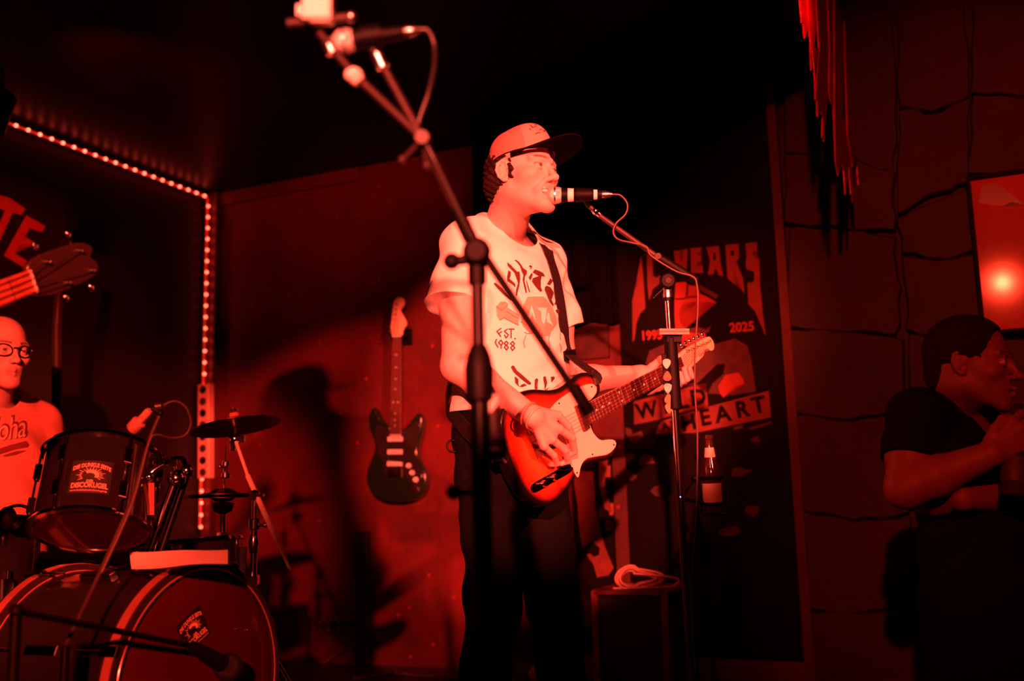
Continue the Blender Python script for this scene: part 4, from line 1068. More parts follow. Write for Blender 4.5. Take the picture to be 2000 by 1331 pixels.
def guitar_neck(frm, parent, scale, body_end, w_nut, w_body, head, mboard, mback, nfr, nstr, dots, dot_m, tuner_side=1, thick=.020, mhead=None, tun=None, fret_m=None, stringm=None, top=.012):
    O, As, T, N = frm
    g = lambda s, t, n: O + As * s + T * t + N * n
    nut = scale; V = []; Fc = []
    # neck back: half-round section
    ns = 8
    for i, sv in enumerate((body_end - .05, body_end, (body_end + nut) / 2, nut, nut + .012)):
        f = min(1, max(0, (sv - body_end) / (nut - body_end))); w = (w_body + (w_nut - w_body) * f) / 2
        for k in range(ns + 1):
            a = math.pi * k / ns; V.append(g(sv, w * math.cos(a), top - .006 - math.sin(a) * thick * (.92 if i < 4 else .6)))
    m = ns + 1
    for i in range(4):
        for k in range(ns): Fc.append((i * m + k, i * m + k + 1, (i + 1) * m + k + 1, (i + 1) * m + k))
        Fc.append((i * m, (i + 1) * m, (i + 1) * m + ns, i * m + ns))
    Fc.append(tuple(range(m))); Fc.append(tuple(4 * m + k for k in range(m - 1, -1, -1)))
    mk('neck', (V, Fc), mback, parent, smooth='auto')
    be = fret_s(nfr, scale) - .010
    q = [(be, w_body / 2), (nut, w_nut / 2), (nut, -w_nut / 2), (be, -w_body / 2)]
    fb = mk('fretboard', prism(q, frm, top - .006, top), mboard, parent)
    wid = lambda s: w_body + (w_nut - w_body) * min(1, max(0, (s - be) / (nut - be)))
    for n in range(1, nfr + 1):
        sv = fret_s(n, scale); w = wid(sv) / 2
        mk('fret', obox(g(sv, 0, top + .0005), (As, T, N), (.0011, w, .0010)), fret_m or mSTEEL, fb)
    for n in dots:
        sv = (fret_s(n, scale) + fret_s(n - 1, scale)) / 2
        for off in ((-.25, .25) if n == 12 else (0,)):
            mk('inlay_dot', lathe(g(sv, off * wid(sv), top - .001), N, [(0, .0034), (.0014, .0034), (.0015, 0)], 12), dot_m, fb)
    mk('nut', obox(g(nut + .002, 0, top), (As, T, N), (.002, w_nut / 2, .003)), mWHITE, parent)
    hd = mk('headstock', prism([tuple(p) for p in spline(head, 6, True)], frm, top - .020, top - .006, .0015), mhead or mback, parent, smooth='auto')
    for i in range(nstr):
        ps, pt, bt_, side = tun[i]
        mk('tuner_post', lathe(g(ps, pt, top - .006), N, [(0, .0048), (.002, .0048), (.002, .0032), (.012, .0030), (.013, 0)], 12), mCHROME, hd, smooth='auto')
        b = g(ps, bt_, top - .018)
        mk('tuner_button', merge(rod(g(ps, pt, top - .018), b, .0022, 8), ball(b + T * side * .008, .0085, 12, (.75, 1, .5), (As, T, N))), mCHROME, hd, smooth='auto')
    for i in range(nstr):
        f = (i / (nstr - 1) - .5); ps, pt, _, _ = tun[i]
        mk('string', tube([g(0, -f * .052 * nstr / 6, top + .006), g(nut, -f * (w_nut - .007), top + .0035), g(ps, pt, top + .001)], .00055 if nstr == 6 else .0011, 5), stringm or mSTEEL, parent)
    return g

# ---- the singer's single-cutaway guitar
TB = spline([(-.128, 0), (-.122, .065), (-.098, .122), (-.045, .158), (.025, .155), (.09, .127), (.13, .118), (.175, .124), (.225, .131), (.262, .116), (.284, .085), (.280, .052), (.258, .032), (.230, .029), (.205, .029), (.203, 0), (.205, -.029), (.200, -.050), (.212, -.074), (.242, -.085), (.268, -.097), (.272, -.116), (.250, -.132), (.215, -.136), (.165, -.124), (.125, -.118), (.085, -.127), (.025, -.153), (-.045, -.160), (-.098, -.125), (-.122, -.066)], 4, True)
TB = [A((p[0], p[1] * (.84 if p[1] > 0 else 1.05))) for p in TB]
mBURST = mat('sunburst_lacquer', (.5, .1, .03), .22, 0, .04, 30, attr='Col', coat=.7)
gt = thing('electric_guitar', gp(0, 0, -.045), 'sunburst electric guitar with cream pickguard held by the singer', 'guitar')
guitar_body('body', TB, G, .044, gt, burst=((.72, .085, .020), (.50, .030, .012), (.006, .003, .0025)), m=mBURST)
PG = spline([(.026, .036), (.060, .056), (.105, .070), (.160, .076), (.215, .076), (.252, .068), (.262, .054), (.252, .040), (.222, .031), (.190, .030), (.188, 0), (.190, -.031), (.192, -.056), (.208, -.082), (.240, -.093), (.260, -.103), (.262, -.115), (.246, -.124), (.214, -.127), (.170, -.116), (.132, -.108), (.104, -.118), (.086, -.137), (.078, -.138), (.072, -.110), (.062, -.060), (.048, -.010)], 4, True)
mPG = mat('cream_pickguard', (.74, .55, .46), .4, 0, .03, 20, coat=.2)
pgo = mk('pickguard', prism([tuple(p) for p in PG], G, .0003, .0030, .0006), mPG, gt, smooth='auto')
for s_, t_ in ((.105, .062), (.245, .062), (.252, -.113), (.160, -.106), (.082, -.128), (.050, .040)):
    mk('screw', lathe(gp(s_, t_, .0028), GN, [(0, .0028), (.0010, .0024), (.0012, 0)], 10), mBLACK, pgo)
mk('bridge_plate', prism([(-.035, .042), (.050, .042), (.050, -.042), (-.035, -.042)], G, 0, .0025, .0006), mCHROME, gt)
for i in range(3): mk('saddle', rod(gp(.0, .030 - i * .021, .007), gp(.0, .013 - i * .021, .007), .0042, 10), mSTEEL, gt)
for i in range(3): mk('saddle_screw', rod(gp(-.032, .0215 - i * .021, .006), gp(-.004, .0215 - i * .021, .006), .0018, 8), mSTEEL, gt)
mk('bridge_pickup', prism([(.018, .034), (.040, .026), (.036, -.040), (.018, -.036)], G, .0025, .007), mMATTE, gt)
mk('neck_pickup', obox(gp(.165, 0, .008), (GA, GT, GN), (.011, .036, .008)), mat('pickup_cover', (.16, .06, .055), .25, .8, .1, 50), gt)
cpn = mk('control_plate', prism([tuple(p) for p in spline([(-.075, -.118), (-.090, -.106), (-.075, -.094), (0, -.094), (.060, -.094), (.075, -.106), (.060, -.118), (0, -.118)], 5, True)], G, 0, .0022, .0005), mat('dark_chrome', (.10, .06, .06), .15, 1.0, .1, 20), gt)
for s_ in (-.048, -.006): mk('knob', lathe(gp(s_, -.106, .002), GN, [(0, .0085), (.002, .0090), (.014, .0088), (.016, .0080), (.016, 0)], 18), mCHROME, cpn, smooth='auto')
mk('selector_switch', merge(rod(gp(.044, -.106, .002), gp(.050, -.106, .018), .0022, 8), lathe(gp(.050, -.106, .016), norm(GN + GA * .3), [(0, .004), (.008, .0045), (.010, 0)], 10)), mMATTE, cpn)
mMAPLE = mat('maple_wood', (.70, .42, .27), .35, 0, .08, 20, coat=.4)
mROSE = mat('rosewood_board', (.075, .016, .013), .4, 0, .3, 60)
mDOT = mat('pearl_dot', (.75, .60, .52), .35)
mFRET = mat('fret_wire', (.85, .80, .78), .25, .9)
tunT = [(.690 + i * .0235, .016 + .0045 * i * .0 + .012 - .001 * i, .040, 1) for i in range(6)]
gt_g = guitar_neck(G, gt, .648, .235, .042, .056, [(.650, .021), (.672, .032), (.740, .036), (.815, .036), (.832, .026), (.836, .008), (.826, -.008), (.808, -.008), (.798, .002), (.782, .000), (.762, -.012), (.720, -.020), (.680, -.026), (.655, -.022)], mROSE, mMAPLE, 21, 6, (3, 5, 7, 9, 12, 15, 17, 19), mDOT, tun=tunT, mhead=mMAPLE, fret_m=mFRET, stringm=mat('string_wire', (.5, .45, .44), .3, 1.0))
hd = [o for o in gt.children if o.name.startswith('headstock')][0]
mk('headstock_logo', (lambda r: ([gp(.765 + x * .020, -.001 + y * .020 + x * .004, .0066) for x, y in r[0]], r[1]))(text2d('Fender', 1.0, .01, .85)), mat('logo_ink', (.10, .03, .025), .5), hd)
# strap over the left shoulder
mSTRAP = mat('black_strap_webbing', (.009, .003, .003), .6, 0, .2, 120, .2)
def ribbon(pts, nrm, w, th):
    V = []; Fc = []; m = len(pts)
    for i, p in enumerate(pts):
        d = norm(A(pts[min(i + 1, m - 1)]) - A(pts[max(i - 1, 0)])); n = norm(A(nrm[i]) - d * np.dot(nrm[i], d)); sd = np.cross(d, n)
        for a, b in ((-1, -1), (1, -1), (1, 1), (-1, 1)): V.append(A(p) + sd * a * w / 2 + n * b * th / 2)
    for i in range(m - 1):
        for k in range(4): Fc.append((i * 4 + k, i * 4 + (k + 1) % 4, (i + 1) * 4 + (k + 1) % 4, (i + 1) * 4 + k))
    Fc.append((0, 1, 2, 3)); Fc.append(tuple((m - 1) * 4 + k for k in (3, 2, 1, 0)))
    return V, Fc
bpy.context.view_layer.update()
smS = surf_mapper(shirt, .004)
front = [smS(x, y) for x, y in ((1062, 484), (1072, 505), (1083, 540), (1092, 590), (1099, 640), (1108, 690))]
front = [p for p in front]
st_pts = [TC - RC * .10 - FC * .09 + EZ * 1.30, TC - RC * .10 - FC * .085 + EZ * 1.45, TC - RC * .095 - FC * .02 + EZ * 1.550] + front + [gp(.275, .088, .004), gp(.262, .082, .002)]
st_nr = [-FC, -FC, EZ] + [norm(FC + GN * .6 - RC * .2)] * len(front) + [GN, GN]
st_s = spline(st_pts, 5); nr_s = spline(st_nr, 5)
mk('strap', ribbon(st_s, nr_s, .042, .003), mSTRAP, gt)
mk('strap_buckle', obox(smS(1108, 694) + FC * .004, (norm(front[-1] - front[-2]), norm(np.cross(front[-1] - front[-2], FC)), FC), (.014, .024, .004)), mMATTE, gt)
# back half of the strap, round to the tail button
tail = [TC - RC * .10 - FC * .09 + EZ * 1.30, TC + RC * .02 - FC * .16 + EZ * 1.18, TC + RC * .13 - FC * .125 + EZ * 1.04, TC + RC * .195 + FC * .0 + EZ * .97, gp(-.150, .02, -.03), gp(-.128, 0, -.022)]
mk('strap', ribbon(spline(tail, 6), spline([-FC, -FC, RC - FC, RC, -GA, -GA], 6), .042, .003), mSTRAP, gt)

# ---- dark green double-cutaway guitar hanging on the red wall
swO = on_plane(772, 925, room(0, VW - .10, 0), E2)
p1 = on_plane(777, 640, room(0, VW - .10, 0), E2)
SA = norm(p1 - swO); SN = -E2; SN = norm(SN - SA * np.dot(SN, SA)); ST = norm(np.cross(SN, SA))
SNt = norm(SN + ST * -.10); STt = norm(np.cross(SNt, SA))
SG = (swO, SA, -STt if np.dot(STt, E1) > 0 else STt, SNt)   # t>0 = left in the photo (bass side)
sgt = thing('hanging_guitar', swO - SA * .14, 'dark green electric guitar hanging on the red wall behind the singer', 'guitar')
SB = spline([(-.135, 0), (-.128, .06), (-.10, .118), (-.05, .150), (.01, .152), (.07, .128), (.115, .112), (.16, .120), (.21, .143), (.26, .150), (.300, .138), (.312, .122), (.300, .105), (.262, .085), (.235, .060), (.222, .032), (.205, .028), (.203, 0), (.205, -.028), (.213, -.045), (.232, -.068), (.258, -.085), (.278, -.105), (.276, -.125), (.250, -.135), (.20, -.132), (.15, -.118), (.105, -.112), (.06, -.125), (.0, -.155), (-.06, -.158), (-.11, -.125), (-.132, -.06)], 4, True)
mGREEN = mat('dark_green_lacquer', (.008, .015, .006), .18, 0, .05, 10, coat=.8)
guitar_body('body', SB, SG, .045, sgt, h=.006, rnd=.011, m=mGREEN)
sp_ = lambda s_, t_, n_: SG[0] + SG[1] * s_ + SG[2] * t_ + SG[3] * n_
PGs = spline([(-.060, -.120), (-.02, -.138), (.04, -.118), (.09, -.100), (.14, -.105), (.20, -.120), (.235, -.118), (.235, -.100), (.215, -.075), (.20, -.045), (.19, 0), (.20, .040), (.225, .075), (.22, .105), (.18, .108), (.14, .098), (.09, .088), (.05, .062), (.0, .052), (-.012, 0), (-.015, -.05), (-.050, -.090)], 4, True)
mk('pickguard', prism([tuple(p) for p in PGs], SG, .0003, .003), mat('black_pickguard', (.020, .012, .012), .25, coat=.4), sgt)
for s_, a in ((.160, 0), (.100, 0), (.045, .10)):
    mk('pickup', prism([tuple(p) for p in spline([(s_ - .009, .038), (s_ + .009, .038), (s_ + .011, .032), (s_ + .011 + a * -.04, -.032), (s_ + .009 + a * -.04, -.038), (s_ - .009 + a * -.04, -.038), (s_ - .011, -.032), (s_ - .011, .032)], 2, True)], SG, .003, .010), mWHITE, sgt)
mk('bridge_plate', prism([(-.020, .036), (.022, .036), (.022, -.036), (-.020, -.036)], SG, .001, .006), mCHROME, sgt)
for s_, t_ in ((.035, -.072), (.002, -.090), (-.030, -.108)): mk('knob', lathe(sp_(s_, t_, .003), SG[3], [(0, .0125), (.004, .0125), (.006, .0095), (.015, .009), (.015, 0)], 18), mWHITE, sgt, smooth='auto')
mk('jack_plate', prism([tuple(p) for p in spline([(-.075, -.085), (-.060, -.075), (-.062, -.115), (-.085, -.120)], 4, True)], SG, .0, .004), mCHROME, sgt)
tunS = [(.682 + i * .025, .020 - .0035 * i, .040 - .003 * i, 1) for i in range(6)]
guitar_neck(SG, sgt, .648, .21, .042, .056, [(.650, .021), (.668, .030), (.700, .034), (.780, .026), (.820, .020), (.840, .004), (.838, -.022), (.818, -.034), (.796, -.026), (.784, -.014), (.760, -.022), (.730, -.040), (.706, -.046), (.690, -.034), (.672, -.026), (.655, -.022)], mat('dark_maple_board', (.10, .022, .015), .4, 0, .15, 40), mMAPLE, 21, 6, (3, 5, 7, 9, 12, 15, 17, 19), mDOT, tun=tunS)
hk = thing('guitar_hanger', room(float(np.dot(sp_(.665, 0, 0), E1)), VW, float(sp_(.665, 0, 0)[2])), 'black wall hanger holding the green guitar by its headstock', 'hanger')
hc = sp_(.660, 0, -.006)
mk('wall_plate', obox(hc + E2 * (VW - .006 - float(np.dot(hc, E2))), (E1, EZ, E2), (.025, .04, .006)), mMATTE, hk)
mk('yoke', merge(rod(hc + E2 * (VW - .01 - float(np.dot(hc, E2))), hc + E2 * .02, .007), tube([sp_(.660, .040, .012), sp_(.658, .036, -.020), hc + E2 * .02, sp_(.658, -.036, -.020), sp_(.660, -.040, .012)], .0055, 8)), mMATTE, hk, smooth='auto')

# ---- bass guitar reaching in from the left edge (its player stands outside the frame)
bO = at(55, 551, 1.88)                          # nut
bA = norm(at(150, 514, 1.98) - bO); bT = norm(_U - bA * np.dot(_U, bA)); bN = norm(np.cross(bT, bA))
if np.dot(bN, _F) > 0: bN = -bN
BO = bO - bA * .86
BG = (BO, bA, bT, bN)
bs = thing('bass_guitar', BO - bT * .2, 'neck and dark headstock of a bass guitar at the left edge', 'guitar')
BB = spline([(-.15, 0), (-.14, .08), (-.09, .15), (-.02, .165), (.07, .13), (.13, .12), (.20, .145), (.29, .165), (.345, .15), (.33, .12), (.26, .08), (.245, .03), (.23, 0), (.24, -.03), (.25, -.07), (.29, -.11), (.27, -.145), (.20, -.145), (.13, -.12), (.05, -.135), (-.04, -.17), (-.11, -.14), (-.145, -.07)], 4, True)
guitar_body('body', BB, BG, .044, bs, h=.008, rnd=.010, m=mat('black_lacquer', (.02, .012, .012), .2, coat=.6))
tunB = [(.905, .026, .050, 1), (.985, .024, .050, 1), (.935, -.026, -.050, -1), (1.000, -.022, -.050, -1)]
tunB = [tunB[0], tunB[1], tunB[3], tunB[2]]
guitar_neck(BG, bs, .86, .33, .043, .058, [(.862, .022), (.880, .036), (.920, .040), (.975, .038), (1.005, .034), (1.022, .018), (1.012, .002), (1.024, -.016), (1.010, -.034), (.960, -.040), (.905, -.040), (.880, -.034), (.864, -.022)], mat('bass_board', (.45, .10, .05), .4, 0, .2, 50), mat('bass_neck_wood', (.75, .26, .14), .35, 0, .1, 40), 20, 4, (3, 5, 7, 9, 12, 15, 17), mDOT, tun=tunB, mhead=mat('dark_headstock', (.035, .016, .014), .35, coat=.3))
# ------------------------------------------------------------------ microphones and stands
def mic(name, tip, tail, label, bands=True, head_m=None, body_m=None, sc=1.0):
    """handheld stage microphone from the grille tip to the connector end"""
    tip = A(tip); tail = A(tail); d = norm(tail - tip); L = np.linalg.norm(tail - tip); q = lambda x: x * sc
    t = thing(name, (tip + tail) / 2 - EZ * .02, label, 'microphone')
    mk('grille', lathe(tip, d, [(0, .002), (q(.003), q(.012)), (q(.009), q(.019)), (q(.018), q(.0245)), (q(.026), q(.0255)), (q(.038), q(.0235)), (q(.046), q(.021))], 28), head_m or mSILV, t, smooth=True)
    mk('grille_ring', lathe(tip + d * q(.024), d, [(0, q(.0255)), (0, q(.0268)), (q(.005), q(.0268)), (q(.005), q(.0255))], 28), mSTEEL, t)
    mk('handle', lathe(tip + d * q(.045), d, [(0, q(.0215)), (q(.006), q(.0215)), (q(.02), q(.0180)), (L - q(.045) - q(.030), q(.0125)), (L - q(.075), 0)], 24), body_m or mMATTE, t, smooth='auto')
    mk('connector', lathe(tail - d * q(.034), d, [(0, q(.0105)), (q(.002), q(.0115)), (q(.016), q(.0115)), (q(.016), q(.0100)), (q(.020), q(.0100)), (q(.022), q(.0095)), (q(.034), q(.0055))], 20), mSTEEL, t, smooth='auto')
    return t
def ball_knob(p, r): return ball(p, r, 14)
def wing(p, d, L=.02, r=.005): return merge(rod(p, A(p) + norm(d) * L, r, 10), ball(A(p) + norm(d) * L, r * 1.7, 10))

# ---- foreground stand (out of focus, close to the camera)
D0 = 1.50
base = at(935, 900, D0); bx0, by0 = base[0], base[1]
cl = at(931, 492, D0); px_, py_ = cl[0], cl[1]
fs_ = thing('mic_stand', (px_, py_, 0), 'out-of-focus dark microphone stand in the foreground with two-armed boom', 'mic stand')
zc = cl[2]; P = lambda z: A((px_, py_, z))
mk('upper_tube', rod(P(.86), P(zc - .02), .0095), mBLACK, fs_, smooth='auto')
mk('lower_tube', rod(P(.03), P(.95), .0150), mBLACK, fs_, smooth='auto')
mk('tube_clutch', lathe(P(.90), EZ, [(0, .016), (.004, .021), (.05, .022), (.07, .018), (.085, .012), (.09, 0)], 20), mMATTE, fs_, smooth='auto')
mk('base', lathe(P(0), EZ, [(0, .125), (.012, .125), (.022, .118), (.03, .03), (.05, .018), (.05, 0)], 40), mBLACK, fs_, smooth='auto')
mk('boom_clutch', merge(ball(cl, .022, 16, (1, 1.3, 1)), lathe(cl - _F * .03, _F, [(0, .014), (.004, .019), (.05, .019), (.056, .014)], 16), rod(cl - EZ * .005, cl - EZ * .05, .014)), mMATTE, fs_, smooth='auto')
mk('clutch_knob', wing(cl - _R * .01 - EZ * .012, -_R - EZ * .1, .028, .008), mMATTE, fs_, smooth='auto')
jt = at(826, 272, D0 - .02); e0 = at(1152, 808, D0 + .02)
mk('boom', rod(e0, cl + (jt - cl) * .25, .0068), mBLACK, fs_, smooth='auto')
mk('boom_lit_half', rod(cl + (jt - cl) * .2, jt, .0064), mGREY, fs_, smooth='auto')  # upper half of the same boom, stage light put into its greyer colour
mk('boom_end_weight', rod(e0, e0 + norm(jt - e0) * .05, .011), mMATTE, fs_, smooth='auto')
mk('boom_sleeve', rod(cl + norm(jt - cl) * .02, cl + norm(jt - cl) * .075, .0115), mMATTE, fs_, smooth='auto')
mk('fork_joint', merge(ball(jt, .0125, 14), rod(jt - _F * .018, jt + _F * .018, .010)), mGREY, fs_, smooth='auto')
mk('joint_knob', merge(wing(jt + A((0, 0, 0)), at(836, 335, D0) - jt, .040, .0045), wing(jt, at(780, 318, D0) - jt, .046, .004)), mGREY, fs_, smooth='auto')
a1 = at(622, 62, D0 - .06); a2 = at(712, 70, D0 - .04)
mk('boom_arm', tube([jt, at(688, 142, D0 - .04), a1], [.0062, .0058, .0058]), mGREY, fs_, smooth='auto')
mk('boom_arm', tube([jt, at(744, 122, D0 - .03), a2], [.0062, .0058, .0050]), mGREY, fs_, smooth='auto')
mk('arm_collar', merge(ball(at(691, 147, D0 - .04), .0140, 14, (1, 1, .8)), rod(at(683, 140, D0 - .04), at(702, 160, D0 - .04), .0105)), mWHITE, fs_, smooth=True)
mk('arm_collar', rod(at(736, 106, D0 - .03), at(748, 132, D0 - .03), .0090), mSTEEL, fs_, smooth='auto')
mk('arm_collar', rod(at(638, 78, D0 - .05), at(650, 104, D0 - .05), .0095), mSTEEL, fs_, smooth='auto')
mk('crossbar', rod(at(562, 46, D0 - .06), at(690, 33, D0 - .06), .0068), mGREY, fs_, smooth='auto')
mk('crossbar_cap', ball(at(686, 33, D0 - .06), .0085, 12), mSTEEL, fs_, smooth=True)
mk('clamp_block', merge(obox(at(622, 8, D0 - .07), (_R, _U, _F), (.021, .026, .018)), obox(at(598, 24, D0 - .07), (_R, _U, _F), (.012, .008, .012)), obox(at(628, 36, D0 - .07), (_R, _U, _F), (.014, .008, .012))), mWHITE, fs_)
mk('mic_clip', merge(rod(a2, at(722, 72, D0 - .04), .009), lathe(at(706, 74, D0 - .04), at(760, 66, D0 - .04) - at(706, 74, D0 - .04), [(0, .0175), (.03, .0160)], 18)), mMATTE, fs_, smooth='auto')
m1 = mic('microphone', at(648, 84, D0 - .04), at(818, 58, D0 - .04), 'out-of-focus microphone with bright grille on the foreground boom', sc=.72)
ca = at(818, 58, D0 - .04)
tag(mk('mic_cable', tube(spline([ca, at(836, 60, D0 - .04), at(848, 88, D0 - .04), at(848, 130, D0 - .03), at(836, 185, D0 - .02), at(818, 238, D0 - .02), at(822, 262, D0 - .022)] + [jt + (cl - jt) * f - _F * .011 + _R * .002 for f in (.15, .4, .7, .95)] + [at(940, 560, D0) - _F * .012, at(942, 800, D0) - _F * .020, P(.40) - _F * .022 + _R * .006, P(.12) - _F * .03, P(.04) - _F * .10 + _R * .04, A((px_ + .1, py_ - .16, .006))], 8), .0036, 8), mCABLE, smooth=True), 'dark cable looping from the foreground microphone down the stand', 'cable')
# spare microphone held upright on the lower tube
tb = at(962, 765, D0 - .03)
m2 = mic('microphone', at(969, 902, D0 - .03), at(960, 752, D0 - .03), 'spare microphone hanging head down on the foreground stand', head_m=mMATTE, sc=.78, body_m=mGREY)
mk('tape_band', lathe(at(960, 772, D0 - .03), norm(at(964, 830, D0 - .03) - at(960, 772, D0 - .03)), [(0, .0098), (.0, .0104), (.042, .0120), (.042, .0112)], 20), mTAPE, m2)
mk('mic_clip', obox(at(948, 800, D0 - .01), (_R, _U, _F), (.012, .012, .010)), mMATTE, fs_)
mk('height_lever', merge(rod(at(930, 962, D0), at(892, 962, D0 - .01), .006), ball(at(886, 962, D0 - .01), .012, 12)), mMATTE, fs_, smooth='auto')

# ---- the singer's stand
D1 = 2.72
tp_ = at(1302, 552, D1); bt2 = A((*at(1338, 1010, D1)[:2], 0)); bt2 = A((bt2[0] + .0, bt2[1], 0))
st = thing('mic_stand', bt2, "chrome microphone stand with black grip in front of the singer", 'mic stand')
ax = norm(tp_ - bt2); pz = lambda py: tp_ + (bt2 - tp_) * ((tp_[2] - at(1320, py, D1)[2]) / (tp_[2] - bt2[2]))
mk('upper_tube', rod(pz(820), tp_, .0085), mCHROME, st, smooth='auto')
mk('lower_tube', rod(bt2 + ax * .02, pz(790), .0105), mCHROME, st, smooth='auto')
mk('grip', lathe(pz(803), ax, [(0, .012), (.004, .019), (.10, .019), (.195, .0175), (.200, .012)], 20), mMATTE, st, smooth='auto')
mk('collar', lathe(pz(583), ax, [(0, .010), (.002, .0125), (.028, .0125), (.032, .010)], 18), mSTEEL, st, smooth='auto')
mk('base', lathe(bt2, EZ, [(0, .125), (.012, .125), (.022, .118), (.03, .03), (.05, .016), (.05, 0)], 40), mBLACK, st, smooth='auto')
sh_ = pz(649)
mk('tray', merge(obox(sh_ + _R * .008, (_R, norm(_F), EZ), (.040, .03, .004)), obox(sh_ + _R * .008 - _F * .028, (_R, _F, EZ), (.040, .002, .008))), mat('tray_red_metal', (.40, .12, .09), .4, .2), st)
mk('tray_bracket', obox(sh_ - EZ * .018 + _R * .01, (_R, _F, EZ), (.020, .014, .012)), mMATTE, st)
ph = pz(745) - _R * .021 - _F * .004
mk('pick_holder', obox(ph, (_R, _F, ax), (.006, .005, .072)), mMATTE, st)
kc_ = tp_ + EZ * .004
mk('boom_clutch', merge(ball(kc_, .020, 16), lathe(kc_ - _F * .030, _F, [(0, .017), (.004, .021), (.022, .021), (.03, .016), (.055, .016)], 18), rod(kc_ - ax * .005, kc_ - ax * .055, .0125)), mMATTE, st, smooth='auto')
mk('clutch_screw', lathe(kc_ - _F * .032, _F, [(0, 0), (0, .008), (.004, .009)], 12), mCHROME, st)
mk('clutch_lever', wing(kc_ - EZ * .012, at(1272, 578, D1) - kc_, .050, .0045), mBLACK, st, smooth='auto')
cp_ = at(1150, 402, D1 + .02); be = at(1360, 549, D1 - .02)
mk('boom', tube([cp_, at(1172, 422, D1 + .02), at(1285, 503, D1 - .01)], [.0065, .0068, .0075]), mGREY, st, smooth='auto')
mk('boom_sleeve', rod(at(1283, 501, D1 - .012), be, .0125), mMATTE, st, smooth='auto')
mk('sleeve_screw', lathe(at(1284, 501, D1 - .012) - _F * .014, _F, [(0, 0), (0, .0085), (.01, .010)], 12), mCHROME, st)
mk('boom_nut', merge(ball(at(1163, 413, D1 + .015), .0105, 12), rod(at(1158, 409, D1 + .02), at(1172, 420, D1 + .02), .0085)), mCHROME, st, smooth='auto')
mt = at(1066, 382, 2.715); ml = at(1196, 380, 2.70)
mk('mic_clip', merge(rod(cp_, at(1143, 390, D1), .008), lathe(at(1124, 381, 2.708), norm(ml - mt), [(0, .0195), (.003, .0205), (.045, .0170), (.048, .014)], 22)), mMATTE, st, smooth='auto')
vm = mic('microphone', mt, ml, 'silver-grille vocal microphone at the singer’s mouth', sc=.95)
tb1 = mt + norm(ml - mt) * .060
mk('tape_band', lathe(tb1, norm(ml - mt), [(0, .0165), (0, .0188), (.016, .0178), (.016, .016)], 22), mTAPE, vm)
mk('tape_band', lathe(mt + norm(ml - mt) * .130, norm(ml - mt), [(0, .0125), (0, .0140), (.010, .0136), (.010, .012)], 22), mTAPE, vm)
tag(mk('mic_cable', tube(spline([ml, at(1212, 382, 2.70), at(1225, 398, 2.70), at(1222, 418, 2.70), at(1203, 437, 2.70), at(1198, 455, 2.69), at(1208, 468, 2.69), at(1232, 474, 2.70), at(1262, 482, 2.69), at(1272, 500, 2.69), at(1320, 530, 2.68), at(1352, 540, 2.67), at(1361, 556, 2.67), at(1363, 600, 2.67), at(1358, 680, 2.67), at(1357, 760, 2.67), at(1362, 850, 2.67), at(1360, 1000, 2.67), at(1350, 1250, 2.68), A((.50, 2.62, .01)), A((.60, 2.60, .006))], 8),   .0025, 8), mCABLE2, smooth=True), 'thin cable curling off the vocal microphone down beside the stand', 'cable')
# plectrums tucked in the holder
mPK = [mat('plectrum_%s' % n, c, .3, 0, .2, 60, coat=.3) for n, c in (('pearl', (.80, .62, .52)), ('salmon', (.45, .13, .09)), ('marble', (.75, .55, .46)), ('amber', (.45, .18, .10)), ('tan', (.55, .24, .15)))]
names = ('topmost pearl white', 'salmon coloured second', 'marbled pale third', 'dull amber fourth', 'lowest round tan')
for i, y in enumerate((711, 735, 759, 779, 798)):
    c = at(1302 + i * 1.2, y, 2.68); pr = [p * .86 for p in spline([(0, -.016), (.010, -.004), (.0125, .008), (.006, .0145), (0, .015), (-.006, .0145), (-.0125, .008), (-.010, -.004)], 4, True)]
    tag(mk('plectrum', prism([tuple(p) for p in pr], (c, _R, -_U if i % 2 else _U, -_F), -.0006, .0006), mPK[i]), names[i] + ' plectrum in the holder on the singer’s stand', 'plectrum', 'plectrums on the stand')
# bottle in a clip-on holder
bb = at(1394, 1003, 2.80); bup = norm(at(1383, 880, 2.80) - bb); bup = norm(EZ + (bup - EZ) * .4)
bottle(bb, 'beer bottle in the clip holder on the singer’s mic stand', bup, .88)
hp_ = pz(975)
mk('bottle_holder', merge(rod(hp_, bb - _R * .028 + EZ * .03, .006), ring(bb + bup * .028, bup, .032, .004), ring(bb + bup * .10, bup, .032, .004), lathe(bb - bup * .006, bup, [(0, .02), (0, .034), (.004, .034), (.004, .02)], 24), rod(bb - _R * .033, bb - _R * .033 + bup * .10, .004)), mMATTE, st, smooth='auto')
mk('holder_knob', merge(ball(at(1357, 935, 2.76), .011, 12), ball(at(1362, 895, 2.77), .010, 12, (1, 1, 1.5)), rod(at(1357, 935, 2.76), hp_, .005)), mBLACK, st, smooth=True)
mVIO = mat('violet_led', (.3, .25, 1), .3, emit=(.25, .2, 1.0), estr=3)
mk('indicator_light', ball(pz(970) - _F * .012 + _R * -.002, .0022, 8), mVIO, st)
